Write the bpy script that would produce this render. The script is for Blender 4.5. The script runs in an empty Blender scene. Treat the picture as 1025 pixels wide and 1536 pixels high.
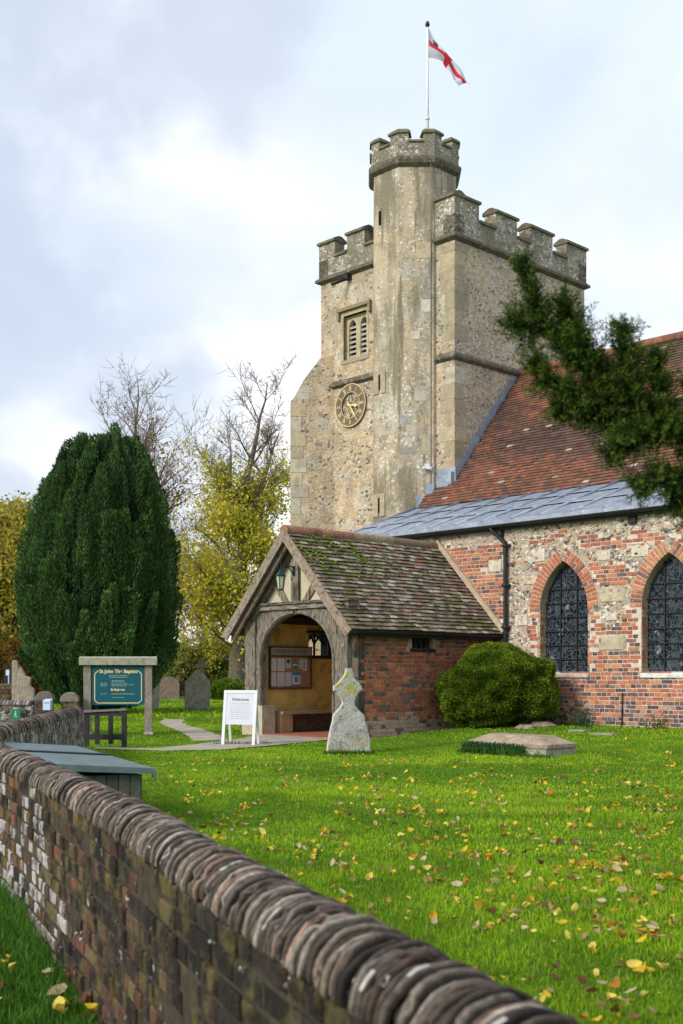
import bpy, bmesh, math, random
import numpy as np
from mathutils import Vector, Matrix, noise as mnoise
from mathutils.geometry import tessellate_polygon

R = math.radians
random.seed(7)
rng = np.random.default_rng(11)
scene = bpy.context.scene
col = scene.collection
ZC = 1.53                                   # eye height above the verge outside the wall

# ------------------------------------------------------------------ camera
cam_d = bpy.data.cameras.new('camera')
cam = bpy.data.objects.new('camera', cam_d)
col.objects.link(cam)
cam.location = (0, 0, ZC)
cam.rotation_euler = (R(90), 0, 0)
cam_d.sensor_width = 36
cam_d.lens = 41.58
cam_d.shift_y = 0.1576
cam_d.clip_start = 0.05
cam_d.clip_end = 4000
cam_d.dof.use_dof = True
cam_d.dof.focus_distance = 21.0
cam_d.dof.aperture_fstop = 5.0
scene.camera = cam

# ------------------------------------------------------------------ node helper
class NT:
    def __init__(s, tree):
        s.t = tree; s.n = tree.nodes; s.l = tree.links
    def put(s, sock, v):
        if v is None: return
        if isinstance(v, bpy.types.NodeSocket): s.l.new(v, sock)
        else:
            if isinstance(v, (tuple, list)) and len(v) == 3 and sock.type == 'RGBA': v = (*v, 1)
            sock.default_value = v
    def coord(s, which='Object'):
        return s.n.new('ShaderNodeTexCoord').outputs[which]
    def mapping(s, vec, scale=(1, 1, 1), loc=(0, 0, 0), rot=(0, 0, 0)):
        m = s.n.new('ShaderNodeMapping'); s.put(m.inputs['Vector'], vec)
        m.inputs['Scale'].default_value = scale; m.inputs['Location'].default_value = loc
        m.inputs['Rotation'].default_value = rot
        return m.outputs[0]
    def noise(s, vec, scale=5, detail=4, rough=.55, dist=0, out='Fac'):
        n = s.n.new('ShaderNodeTexNoise'); s.put(n.inputs['Vector'], vec)
        n.inputs['Scale'].default_value = scale; n.inputs['Detail'].default_value = detail
        n.inputs['Roughness'].default_value = rough; n.inputs['Distortion'].default_value = dist
        return n.outputs[out]
    def vor(s, vec, scale=8, feature='F1', out='Distance', rnd=1):
        n = s.n.new('ShaderNodeTexVoronoi'); n.feature = feature
        s.put(n.inputs['Vector'], vec); n.inputs['Scale'].default_value = scale
        n.inputs['Randomness'].default_value = rnd
        return n.outputs[out]
    def ramp(s, fac, stops, interp='LINEAR'):
        n = s.n.new('ShaderNodeValToRGB'); s.put(n.inputs[0], fac)
        cr = n.color_ramp; cr.interpolation = interp
        while len(cr.elements) < len(stops): cr.elements.new(.5)
        for e, (p, c) in zip(cr.elements, stops):
            e.position = p
            if isinstance(c, (int, float)): c = (c, c, c)
            e.color = (*c, 1)
        return n.outputs[0]
    def mix(s, fac, a, b, mode='MIX'):
        n = s.n.new('ShaderNodeMix'); n.data_type = 'RGBA'; n.blend_type = mode
        s.put(n.inputs[0], fac); s.put(n.inputs[6], a); s.put(n.inputs[7], b)
        return n.outputs[2]
    def math(s, op, a, b=None, clamp=False):
        n = s.n.new('ShaderNodeMath'); n.operation = op; n.use_clamp = clamp
        s.put(n.inputs[0], a); s.put(n.inputs[1], b)
        return n.outputs[0]
    def sep(s, v):
        n = s.n.new('ShaderNodeSeparateXYZ'); s.put(n.inputs[0], v); return n.outputs
    def bump(s, h, strength=.5, dist=.02):
        n = s.n.new('ShaderNodeBump'); s.put(n.inputs['Height'], h)
        n.inputs['Strength'].default_value = strength; n.inputs['Distance'].default_value = dist
        return n.outputs[0]
    def attr(s, name='Col', out='Color'):
        n = s.n.new('ShaderNodeAttribute'); n.attribute_name = name; return n.outputs[out]

def new_mat(name):
    m = bpy.data.materials.new(name); m.use_nodes = True
    nt = NT(m.node_tree)
    b = nt.n['Principled BSDF']
    return m, nt, b

# ------------------------------------------------------------------ world
SUN_AZ_DIR = Vector((-.76, -.65, 0)).normalized()
SUN_EL = R(30)
w = bpy.data.worlds.new('World'); scene.world = w; w.use_nodes = True
nt = NT(w.node_tree)
for n in list(nt.n): nt.n.remove(n)
outw = nt.n.new('ShaderNodeOutputWorld')
sky = nt.n.new('ShaderNodeTexSky'); sky.sky_type = 'NISHITA'; sky.sun_disc = False
sky.sun_elevation = SUN_EL
sky.sun_rotation = math.atan2(SUN_AZ_DIR.x, SUN_AZ_DIR.y)
bg1 = nt.n.new('ShaderNodeBackground'); nt.put(bg1.inputs[0], sky.outputs[0]); bg1.inputs[1].default_value = .12
gen = nt.coord('Generated')
def sky_dir(u, v):
    return Vector(((u-512.5)/1774, 1, (1010-v)/1774)).normalized()
def blob(u, v, r0, r1):
    """1 inside angle r0 (deg), 0 outside r1, about a direction of the sky"""
    d = sky_dir(u, v)
    n = nt.n.new('ShaderNodeVectorMath'); n.operation = 'DOT_PRODUCT'
    nt.put(n.inputs[0], wv); n.inputs[1].default_value = d
    mr = nt.n.new('ShaderNodeMapRange'); mr.interpolation_type = 'SMOOTHSTEP'
    nt.put(mr.inputs[0], n.outputs['Value'])
    mr.inputs[1].default_value = math.cos(R(r1)); mr.inputs[2].default_value = math.cos(R(r0))
    return mr.outputs[0]
# warp the direction a little so that cloud edges are soft and ragged
wn = nt.noise(gen, 3.2, 5, .5, out='Color')
vm = nt.n.new('ShaderNodeVectorMath'); vm.operation = 'MULTIPLY_ADD'
nt.put(vm.inputs[0], wn); vm.inputs[1].default_value = (.26, .2, .26); nt.put(vm.inputs[2], gen)
vs = nt.n.new('ShaderNodeVectorMath'); vs.operation = 'SUBTRACT'
nt.put(vs.inputs[0], vm.outputs[0]); vs.inputs[1].default_value = (.13, .1, .13)
wv = vs.outputs[0]
streak = nt.noise(nt.mapping(gen, (1, 1, 1.8), rot=(0, R(-32), 0)), 4.5, 6, .5, .3)
base = nt.ramp(streak, [(.28, (.58, .66, .77)), (.48, (.73, .79, .88)), (.66, (.90, .92, .96))])
c = nt.mix(nt.math('MULTIPLY', blob(950, 60, 3, 20), .7), base, (.72, .83, .95))
c = nt.mix(nt.math('MULTIPLY', blob(400, 520, 2, 11), .95), c, (.98, .97, .97))
c = nt.mix(nt.math('MULTIPLY', blob(200, 720, 2, 9), 1.0), c, (1.0, .99, .98))
c = nt.mix(nt.math('MULTIPLY', blob(260, 930, 2, 8), .9), c, (1.0, .95, .88))
c = nt.mix(nt.math('MULTIPLY', blob(980, 420, 2, 11), .95), c, (.95, .89, .86))
c = nt.mix(nt.math('MULTIPLY', blob(-60, 430, 3, 12), .85), c, (.52, .60, .72))
c = nt.mix(nt.math('MULTIPLY', blob(130, 60, 2, 12), .85), c, (.56, .63, .74))
bg2 = nt.n.new('ShaderNodeBackground'); nt.put(bg2.inputs[0], c); bg2.inputs[1].default_value = .655
mx = nt.n.new('ShaderNodeMixShader'); mx.inputs[0].default_value = .9
nt.l.new(bg1.outputs[0], mx.inputs[1]); nt.l.new(bg2.outputs[0], mx.inputs[2])
nt.l.new(mx.outputs[0], outw.inputs[0])

# ------------------------------------------------------------------ sun
sd = bpy.data.lights.new('sun', 'SUN'); sd.energy = 1.6; sd.angle = R(16); sd.color = (1, .94, .84)
so = bpy.data.objects.new('sun', sd); col.objects.link(so)
sv = Vector((SUN_AZ_DIR.x*math.cos(SUN_EL), SUN_AZ_DIR.y*math.cos(SUN_EL), math.sin(SUN_EL)))
so.rotation_euler = sv.to_track_quat('Z', 'Y').to_euler(); so.location = (-10, -5, 30)

scene.view_settings.view_transform = 'Standard'
scene.view_settings.look = 'None'
scene.view_settings.gamma = 1
scene.view_settings.exposure = 0.92
scene.render.engine = 'CYCLES'
scene.cycles.max_bounces = 6
scene.cycles.transparent_max_bounces = 8

# ------------------------------------------------------------------ object helpers
def tag(o, label=None, cat=None, group=None, kind=None):
    if label: o['label'] = label
    if cat: o['category'] = cat
    if group: o['group'] = group
    if kind: o['kind'] = kind
    return o
def empty(name, loc=(0, 0, 0), rz=0, label=None, cat=None, group=None):
    o = bpy.data.objects.new(name, None); col.objects.link(o)
    o.location = loc; o.rotation_euler = (0, 0, rz); o.empty_display_size = .2
    return tag(o, label, cat, group)
def copy_tree(o, parent=None):
    c = o.copy(); col.objects.link(c); c.parent = parent
    for ch in [x for x in bpy.data.objects if x.parent == o]: copy_tree(ch, c)
    return c

class MB:
    def __init__(s): s.v = []; s.f = []; s.m = []; s.c = []; s.sm = []
    def face(s, pts, m=0, c=(1, 1, 1), smooth=False):
        i = len(s.v); s.v += [tuple(p) for p in pts]
        s.f.append(tuple(range(i, i+len(pts)))); s.m.append(m); s.c.append(c); s.sm.append(smooth)
    def addmesh(s, verts, faces, m=0, c=(1, 1, 1), smooth=False):
        i = len(s.v); s.v += [tuple(p) for p in verts]
        for f in faces:
            s.f.append(tuple(i+k for k in f)); s.m.append(m); s.c.append(c); s.sm.append(smooth)
    def box(s, lo, hi, m=0, c=(1, 1, 1), M=None):
        x0, y0, z0 = lo; x1, y1, z1 = hi
        v = [Vector(p) for p in ((x0,y0,z0),(x1,y0,z0),(x1,y1,z0),(x0,y1,z0),(x0,y0,z1),(x1,y0,z1),(x1,y1,z1),(x0,y1,z1))]
        if M is not None: v = [M @ p for p in v]
        s.addmesh(v, [(3,2,1,0),(4,5,6,7),(0,1,5,4),(1,2,6,5),(2,3,7,6),(3,0,4,7)], m, c)
    def loft(s, rings, m=0, c=(1, 1, 1), cap=True, smooth=False):
        n = len(rings[0]); i = len(s.v)
        for r in rings: s.v += [tuple(p) for p in r]
        for k in range(len(rings)-1):
            for j in range(n):
                a = i+k*n+j; b = i+k*n+(j+1) % n
                s.f.append((a, b, b+n, a+n)); s.m.append(m); s.c.append(c); s.sm.append(smooth)
        if cap:
            s.f.append(tuple(i+j for j in reversed(range(n)))); s.m.append(m); s.c.append(c); s.sm.append(False)
            s.f.append(tuple(i+(len(rings)-1)*n+j for j in range(n))); s.m.append(m); s.c.append(c); s.sm.append(False)
    def prism(s, poly, z0, z1, m=0, c=(1, 1, 1)):
        s.loft([[(x, y, z0) for x, y in poly], [(x, y, z1) for x, y in poly]], m, c)
    def tube(s, path, rad, seg=8, m=0, c=(1, 1, 1), smooth=True):
        path = [Vector(p) for p in path]
        if isinstance(rad, (int, float)): rad = [rad]*len(path)
        rings = []
        up = Vector((0, 0, 1)); a = None
        for k, p in enumerate(path):
            t = (path[min(k+1, len(path)-1)]-path[max(k-1, 0)])
            if t.length < 1e-9: t = Vector((0, 0, 1))
            t.normalize()
            if a is None:
                a = t.orthogonal().normalized()
            else:
                a = (a-t*a.dot(t))
                a = a.normalized() if a.length > 1e-6 else t.orthogonal().normalized()
            b = t.cross(a)
            rings.append([p+(a*math.cos(2*math.pi*j/seg)+b*math.sin(2*math.pi*j/seg))*rad[k] for j in range(seg)])
        s.loft(rings, m, c, True, smooth)
    def build(s, name, mats, parent=None, label=None):
        me = bpy.data.meshes.new(name)
        me.from_pydata(s.v, [], s.f)
        if not isinstance(mats, (list, tuple)): mats = [mats]
        for mt in mats: me.materials.append(mt)
        me.polygons.foreach_set('material_index', s.m)
        me.polygons.foreach_set('use_smooth', s.sm)
        at = me.color_attributes.new('Col', 'FLOAT_COLOR', 'CORNER')
        cols = np.ones((len(me.loops), 4), np.float32)
        lens = np.array([len(f) for f in s.f])
        cols[:, :3] = np.repeat(np.array(s.c, np.float32).reshape(-1, 3), lens, axis=0)
        at.data.foreach_set('color', cols.ravel())
        me.validate()
        o = bpy.data.objects.new(name, me); col.objects.link(o)
        if parent is not None: o.parent = parent
        if label: o['label'] = label
        return o

def np_mesh(name, verts, faces, cols, mat, parent=None, smooth=False):
    """verts (V,3); faces (F,k) all same size; cols (F,3)"""
    k = faces.shape[1]; F = len(faces)
    me = bpy.data.meshes.new(name)
    me.vertices.add(len(verts)); me.vertices.foreach_set('co', verts.astype(np.float32).ravel())
    me.loops.add(F*k); me.loops.foreach_set('vertex_index', faces.astype(np.int32).ravel())
    me.polygons.add(F)
    me.polygons.foreach_set('loop_start', np.arange(0, F*k, k, dtype=np.int32))
    me.polygons.foreach_set('loop_total', np.full(F, k, np.int32))
    if smooth: me.polygons.foreach_set('use_smooth', np.ones(F, bool))
    me.update(calc_edges=True)
    me.materials.append(mat)
    at = me.color_attributes.new('Col', 'FLOAT_COLOR', 'CORNER')
    cc = np.ones((F*k, 4), np.float32); cc[:, :3] = np.repeat(cols, k, axis=0)
    at.data.foreach_set('color', cc.ravel())
    o = bpy.data.objects.new(name, me); col.objects.link(o)
    if parent is not None: o.parent = parent
    return o

def at(u, Y, z=0.0):
    return Vector(((u-512.5)/1774*Y, Y, z))
def jit(c, a=.12):
    k = 1+random.uniform(-a, a)
    return tuple(max(0, x*k*(1+random.uniform(-a*.35, a*.35))) for x in c)
def sstep(a, b, x):
    t = max(0, min(1, (x-a)/(b-a))); return t*t*(3-2*t)
def nz(x, y=0, z=0, s=1.0):
    return mnoise.noise(Vector((x*s, y*s, z*s)))

# ------------------------------------------------------------------ materials
def simple(name, colr, rough=.8, var=.25, scale=6, bump=.3, bscale=30, metal=0, spec=.3, coordn='Object', stain=None):
    m, nt, b = new_mat(name)
    v = nt.coord(coordn)
    n = nt.noise(v, scale, 5)
    dark = tuple(x*(1-var) for x in colr); lite = tuple(min(1, x*(1+var)) for x in colr)
    c = nt.ramp(n, [(.3, dark), (.7, lite)])
    if stain:
        c = nt.mix(nt.ramp(nt.noise(v, stain[1], 6, .65), [(stain[2], 0), (stain[2]+.08, stain[3] if len(stain) > 3 else .9)]), c, stain[0])
    nt.put(b.inputs['Base Color'], c); b.inputs['Roughness'].default_value = rough
    b.inputs['Metallic'].default_value = metal
    b.inputs['Specular IOR Level'].default_value = spec
    if bump: nt.put(b.inputs['Normal'], nt.bump(nt.noise(v, bscale, 5, .65), bump, .01))
    return m

def attr_mat(name, rough=.85, amt=.45, scale=25, bump=.5, bd=.01, stains=(), trans=0, coordn='Object', spec=.25, stretch=(1, 1, 1)):
    """colour carried by the pieces themselves (each brick, tile or leaf), with a mottled surface"""
    m, nt, b = new_mat(name)
    v = nt.coord(coordn)
    if stretch != (1, 1, 1): v = nt.mapping(v, stretch)
    n = nt.noise(v, scale, 5, .65)
    c = nt.mix(1, nt.attr(), nt.ramp(n, [(.25, 1-amt), (.75, 1+amt*.6)]), 'MULTIPLY')
    for colr, sc, th, wd, a in stains:
        c = nt.mix(nt.ramp(nt.noise(v, sc, 6, .68), [(th, 0), (th+wd, a)]), c, colr)
    nt.put(b.inputs['Base Color'], c); b.inputs['Roughness'].default_value = rough
    b.inputs['Specular IOR Level'].default_value = spec
    if bump: nt.put(b.inputs['Normal'], nt.bump(nt.noise(v, scale*1.7, 5, .7), bump, bd))
    if trans:
        t = nt.n.new('ShaderNodeBsdfTranslucent'); nt.put(t.inputs[0], c)
        mxs = nt.n.new('ShaderNodeMixShader'); mxs.inputs[0].default_value = trans
        o = nt.n['Material Output']
        nt.l.new(b.outputs[0], mxs.inputs[1]); nt.l.new(t.outputs[0], mxs.inputs[2]); nt.l.new(mxs.outputs[0], o.inputs[0])
    return m

def rubble(name, mortar=(.46, .37, .25), stones=((.10, .10, .10), (.42, .38, .32), (.62, .58, .50), (.50, .38, .24)),
           scale=11, cover=.55, streak=None, patch=((.40, .34, .26), (.58, .54, .46)), grey=(.30, .27, .22), greyamt=.5, bump=.8, zdark=None, blocks=.0):
    m, nt, b = new_mat(name)
    v = nt.coord('Object')
    wv = nt.n.new('ShaderNodeVectorMath'); wv.operation = 'MULTIPLY_ADD'
    nt.put(wv.inputs[0], nt.noise(v, 5, 3, .5, out='Color')); wv.inputs[1].default_value = (.09, .09, .09); nt.put(wv.inputs[2], v)
    vv = nt.mapping(wv.outputs[0], (1, 1, 1.35))
    edge = nt.vor(vv, scale, 'DISTANCE_TO_EDGE')
    cell = nt.vor(vv, scale, 'F1', 'Color')
    vf = nt.mapping(wv.outputs[0], (1, 1, 1.3), loc=(5, 1, 7))
    edge2 = nt.vor(vf, scale*2.3, 'DISTANCE_TO_EDGE'); cell2 = nt.vor(vf, scale*2.3, 'F1', 'Color')
    cr, cg, cb = nt.sep(cell)[:3]
    st = nt.ramp(cr, [(0, stones[0]), (.18, stones[0]), (.24, stones[1]), (.5, stones[1]), (.55, stones[2]), (.75, stones[2]), (.8, stones[3])])
    st = nt.mix(1, st, nt.ramp(nt.noise(v, 60, 3), [(.3, .7), (.7, 1.25)]), 'MULTIPLY')
    # mortar colour: warm render with broad patches, pale repairs and grey weathering
    mb = nt.ramp(nt.noise(v, 2.3, 6, .6), [(.32, tuple(x*.62 for x in mortar)), (.48, mortar), (.64, tuple(min(1, x*1.28) for x in mortar))])
    mb = nt.mix(nt.ramp(nt.noise(v, 45, 4, .7), [(.35, .0), (.7, .5)]), mb, tuple(x*.55 for x in mortar))
    p1 = nt.ramp(nt.noise(nt.mapping(v, loc=(7, 3, 1)), 1.3, 4, .55), [(.56, 0), (.575, 1)])
    mb = nt.mix(nt.math('MULTIPLY', p1, .75), mb, patch[1])
    # squarish repair blocks
    bk = nt.vor(nt.mapping(v, (1, 1, 1.6), loc=(2, 5, 3)), 2.6, 'F1', 'Color', .55)
    br = nt.sep(bk)[0]
    bkf = nt.ramp(br, [(1-blocks-.01, 0), (1-blocks, .8)]) if blocks else 0.0
    # where flints show
    cov = nt.math('ADD', nt.noise(nt.mapping(v, loc=(3, 9, 5)), 1.1, 5, .6), nt.math('MULTIPLY', nt.math('SUBTRACT', cg, .5), .35))
    covm = nt.ramp(cov, [(1-cover-.03, 0), (1-cover+.05, 1)])
    body = nt.math('MULTIPLY', nt.ramp(edge, [(.04, 0), (.11, 1)]), covm)
    r2_, g2_, b2_ = nt.sep(cell2)[:3]
    st2 = nt.ramp(r2_, [(0, stones[0]), (.14, stones[0]), (.2, stones[1]), (.42, stones[1]), (.47, stones[2]), (.66, stones[2]), (.72, stones[3]), (.9, stones[3]), (.93, mortar)])
    covf = nt.math('ADD', nt.noise(nt.mapping(v, loc=(8, 2, 6)), 1.6, 5, .6), nt.math('MULTIPLY', nt.math('SUBTRACT', g2_, .5), .5))
    body2 = nt.math('MULTIPLY', nt.ramp(edge2, [(.05, 0), (.16, 1)]), nt.ramp(covf, [(1-cover-.02, 0), (1-cover+.08, .85)]))
    mb = nt.mix(body2, mb, st2)
    c = nt.mix(body, mb, st)
    if blocks: c = nt.mix(bkf, c, nt.mix(nt.sep(bk)[1], patch[0], patch[1]))
    if streak:
        sn_ = nt.noise(nt.mapping(v, (1, 1, .10), loc=(3, 1, 8)), 3.2, 4, .6)
        c = nt.mix(nt.ramp(sn_, [(.53, 0), (.60, .75)]), c, streak[0]); c = nt.mix(nt.ramp(sn_, [(.36, .6), (.44, 0)]), c, streak[1])
    g = nt.ramp(nt.noise(nt.mapping(v, (1, 1, .35), loc=(1, 1, 8)), 1.6, 6, .65), [(.44, 0), (.60, greyamt)])
    c = nt.mix(g, c, grey)
    c = nt.mix(nt.ramp(nt.noise(nt.mapping(v, loc=(4, 4, 4)), 9, 6, .7), [(.60, 0), (.66, .45)]), c, (.10, .09, .07))
    c = nt.mix(nt.ramp(nt.noise(nt.mapping(v, loc=(9, 1, 2)), 22, 4, .7), [(.64, 0), (.68, .6)]), c, (.72, .70, .64))
    nt.put(b.inputs['Base Color'], c); b.inputs['Roughness'].default_value = .9
    b.inputs['Specular IOR Level'].default_value = .2
    h = nt.math('ADD', nt.math('MULTIPLY', nt.math('MAXIMUM', body, nt.math('MULTIPLY', body2, .5)), .9), nt.math('MULTIPLY', nt.noise(v, 28, 6, .7), .9))
    nt.put(b.inputs['Normal'], nt.bump(h, bump, .03))
    return m

M = {}
M['tower'] = rubble('tower_flint_and_render', mortar=(.62, .465, .305), cover=.48, scale=12, greyamt=.4, blocks=.10, patch=((.48, .38, .26), (.62, .56, .47)), grey=(.30, .265, .205), stones=((.13, .12, .11), (.45, .38, .30), (.66, .60, .50), (.52, .39, .25)))
M['tower_east'] = rubble('tower_east_flint', mortar=(.65, .50, .34), cover=.62, scale=13, greyamt=.25, stones=((.15, .14, .13), (.48, .42, .34), (.66, .60, .51), (.54, .41, .27)))
M['turret'] = rubble('turret_render', mortar=(.50, .385, .245), cover=.52, scale=14, greyamt=.8, streak=((.175, .145, .095), (.52, .42, .28)), grey=(.215, .19, .135),
                     stones=((.30, .27, .22), (.45, .41, .34), (.74, .71, .64), (.6, .5, .38)), blocks=.16,
                     patch=((.46, .36, .235), (.50, .46, .38)), bump=.45)
M['parapet'] = rubble('parapet_flint', mortar=(.30, .26, .19), cover=.6, scale=12, greyamt=.85, grey=(.22, .20, .15),
                      stones=((.18, .17, .15), (.36, .33, .28), (.70, .67, .60), (.42, .34, .24)))
M['aisle'] = rubble('aisle_flint', mortar=(.66, .52, .38), cover=.72, scale=12, greyamt=.12, grey=(.46, .40, .32),
                    stones=((.15, .14, .14), (.48, .41, .33), (.72, .67, .59), (.56, .40, .26)))
M['mortar'] = simple('lime_mortar', (.60, .52, .44), .9, .2, 8, .5)
M['mortar_red'] = simple('porch_mortar', (.46, .33, .25), .9, .3, 5, .5)
M['dstone'] = simple('lichened_coping_stone', (.155, .135, .095), .9, .4, 7, .6, 40, stain=((.11, .135, .035), 5, .54))
M['string'] = simple('dark_string_course', (.12, .105, .08), .9, .4, 7, .6, 40, stain=((.28, .25, .18), 8, .56))
M['ashlar'] = attr_mat('dressed_stone', .9, .4, 14, .6, stains=(((.22, .185, .13), 3.5, .50, .14, .6), ((.14, .12, .09), 12, .60, .06, .5), ((.60, .56, .48), 17, .64, .04, .5)))
M['brick'] = attr_mat('red_brick', .88, .4, 22, .6, stains=(((.62, .52, .44), 16, .57, .08, .5), ((.07, .05, .045), 9, .64, .08, .5)))
M['tile'] = attr_mat('clay_roof_tile', .85, .5, 20, .6, stains=(((.45, .40, .34), 11, .68, .05, .6), ((.07, .05, .045), 2.2, .54, .14, .6), ((.05, .04, .035), 9, .58, .08, .6)))
M['tile_moss'] = attr_mat('mossy_roof_tile', .92, .5, 26, .9, stains=(((.10, .115, .028), 7, .56, .06, .75), ((.33, .29, .23), 17, .56, .08, .6), ((.05, .042, .03), 8, .60, .07, .5)))
M['lead'] = simple('roof_lead', (.29, .335, .41), .42, .25, 5, .35, 14, metal=.25, spec=.5, stain=((.62, .68, .76), 6, .57, .5))
M['black'] = simple('black_iron', (.018, .019, .02), .5, .3, 20, .15, 60)
M['timber'] = attr_mat('weathered_oak', .88, .9, 14, 1.0, .03, stains=(((.03, .024, .019), 11, .55, .05, .9), ((.46, .41, .35), 20, .60, .05, .6)), stretch=(2.2, 2.2, .35))
M['timber_h'] = attr_mat('weathered_oak_beam', .88, .9, 14, 1.0, .03, stains=(((.03, .024, .019), 11, .56, .05, .9), ((.46, .41, .35), 20, .60, .05, .6)), stretch=(.35, 2.2, 2.2))
M['cream'] = simple('cream_plaster', (.50, .45, .33), .9, .12, 4, .3, 20, stain=((.50, .42, .20), 2.5, .56, .6))
M['ochre'] = simple('ochre_limewash', (.66, .46, .14), .85, .25, 2.2, .6, 9, stain=((.36, .20, .03), 2.6, .53, .6))
M['glass'] = None
M['white'] = simple('white_paint', (.66, .68, .70), .5, .04, 8, .05)
M['darkwood'] = simple('dark_stained_wood', (.028, .024, .028), .7, .5, 10, .5)
M['greywood'] = attr_mat('grey_weathered_wood', .85, .4, 12, .6, stains=(((.14, .16, .05), 7, .56, .08, .7),))
M['teal'] = simple('teal_painted_board', (.004, .085, .115), .45, .1, 5, .05)
M['gold'] = simple('gilt_lettering', (.78, .62, .28), .5, .1, 8, 0)
M['goldmetal'] = simple('gilded_metal', (.60, .48, .27), .6, .2, 8, .1)
M['paper'] = attr_mat('printed_paper', .7, .12, 30, 0)
M['attr'] = attr_mat('painted_surface', .7, .12, 30, .1)
M['soot'] = simple('dark_void', (.006, .006, .006), .9, .1, 5, 0)
M['stone_grave'] = None

# leaded glass
m, nt, b = new_mat('leaded_glass')
v = nt.coord('Object'); v2 = nt.mapping(v, (1, 1, .8))
e1 = nt.vor(v2, 12, 'DISTANCE_TO_EDGE'); e2 = nt.vor(nt.mapping(v2, loc=(3, 3, 3)), 15, 'DISTANCE_TO_EDGE')
ln = nt.math('MAXIMUM', nt.ramp(e1, [(.02, 1), (.055, 0)]), nt.math('MULTIPLY', nt.ramp(e2, [(.02, 1), (.06, 0)]), .55))
cl = nt.vor(v2, 12, 'F1', 'Color')
gl = nt.ramp(nt.sep(cl)[0], [(0, (.003, .005, .008)), (.55, (.008, .012, .018)), (.8, (.02, .024, .022)), (.93, (.05, .055, .065))])
pale = nt.ramp(nt.noise(nt.mapping(v, (1, 1, .7)), 4.2, 3, .6), [(.63, 0), (.68, .8)])
gl = nt.mix(nt.math('MULTIPLY', pale, nt.sep(cl)[1]), gl, (.5, .48, .47))
cc = nt.mix(ln, gl, (.10, .125, .16))
nt.put(b.inputs['Base Color'], cc); b.inputs['Roughness'].default_value = .3
b.inputs['Specular IOR Level'].default_value = .16
nt.put(b.inputs['Normal'], nt.bump(nt.math('ADD', ln, nt.math('MULTIPLY', nt.noise(v, 9, 2), 1.2)), .6, .02))
M['glass'] = m

def grave_mat(name, colr, stain_a, stain_b, a=.55, bth=.58, zones=None):
    m, nt, b = new_mat(name)
    v = nt.coord('Object')
    c = nt.ramp(nt.noise(v, 5, 6, .6), [(.3, tuple(x*.65 for x in colr)), (.7, tuple(min(1, x*1.25) for x in colr))])
    c = nt.mix(nt.ramp(nt.noise(nt.mapping(v, loc=(2, 2, 2)), 9, 6, .7), [(a, 0), (a+.05, .8)]), c, stain_a)
    c = nt.mix(nt.ramp(nt.noise(nt.mapping(v, loc=(5, 2, 1)), 6, 6, .7), [(bth, 0), (bth+.05, .85)]), c, stain_b)
    if zones:      # patches of coloured lichen growing at one height of the stone
        zz = nt.sep(v)[2]
        for colr2, z0, z1, th in zones:
            band_ = nt.math('MULTIPLY', nt.ramp(nt.math('ADD', nt.math('MULTIPLY', zz, .5), .1), [(max(0, z0*.5+.1-.04), 0), (z0*.5+.1, 1)]), nt.ramp(nt.math('ADD', nt.math('MULTIPLY', zz, .5), .1), [(z1*.5+.1, 1), (min(1, z1*.5+.14), 0)]))
            c = nt.mix(nt.math('MULTIPLY', band_, nt.ramp(nt.noise(nt.mapping(v, loc=(z0, 3, 1)), 11, 5, .7), [(th, 0), (th+.04, .9)])), c, colr2)
    c = nt.mix(nt.ramp(nt.noise(nt.mapping(v, loc=(1, 7, 1)), 34, 5, .75), [(.58, 0), (.62, .7)]), c, (.10, .10, .10))
    c = nt.mix(nt.ramp(nt.noise(nt.mapping(v, loc=(6, 7, 1)), 26, 5, .75), [(.60, 0), (.64, .7)]), c, (.62, .61, .57))
    nt.put(b.inputs['Base Color'], c); b.inputs['Roughness'].default_value = .92
    nt.put(b.inputs['Normal'], nt.bump(nt.noise(v, 22, 6, .7), .9, .03))
    return m
M['grave_a'] = grave_mat('lichened_pale_headstone', (.40, .40, .36), (.17, .17, .165), (.50, .49, .46), .56, .56, zones=[((.40, .25, .06), -.05, .20, .54), ((.36, .34, .04), .92, 1.4, .50)])
M['grave_a_edge'] = simple('pale_stone_edge', (.62, .57, .50), .9, .2, 8, .4)
M['grave_b'] = grave_mat('grey_brown_headstone', (.33, .31, .255), (.15, .155, .10), (.40, .39, .34), .56, .60)
M['grave_c'] = grave_mat('brown_headstone', (.26, .18, .135), (.14, .11, .08), (.25, .2, .15))
M['grave_d'] = grave_mat('tan_headstone', (.33, .27, .21), (.2, .17, .13), (.4, .36, .3), .6)
M['tomb'] = grave_mat('pinkish_tomb_slab', (.36, .275, .20), (.50, .46, .40), (.17, .20, .02), .60, .57)

# ground
m, nt, b = new_mat('lawn_ground')
v = nt.coord('Object')
c = nt.ramp(nt.noise(v, .5, 5, .6), [(.3, (.075, .17, .006)), (.7, (.13, .28, .010))])
c = nt.mix(nt.ramp(nt.noise(v, 14, 5, .7), [(.35, .6), (.6, 0)]), c, (.03, .07, .006))
nt.put(b.inputs['Base Color'], c); b.inputs['Roughness'].default_value = .95; b.inputs['Specular IOR Level'].default_value = .1
nt.put(b.inputs['Normal'], nt.bump(nt.noise(v, 50, 5, .7), .8, .03))
M['lawn'] = m
M['path'] = simple('worn_path', (.36, .32, .26), .95, .25, 3, .6, 30, stain=((.22, .19, .14), 6, .55, .6))
M['grass'] = attr_mat('grass_blades', .6, .2, 3, 0, trans=.35, spec=.25)
M['leaf'] = attr_mat('tree_leaves', .65, .2, 3, 0, trans=.45, spec=.2)
M['yew'] = attr_mat('yew_needles', .7, .3, 4, 0, trans=.1, spec=.2)
M['bark'] = simple('bark', (.12, .10, .075), .95, .4, 8, .9, 25, stain=((.16, .15, .08), 4, .55, .6))
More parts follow.
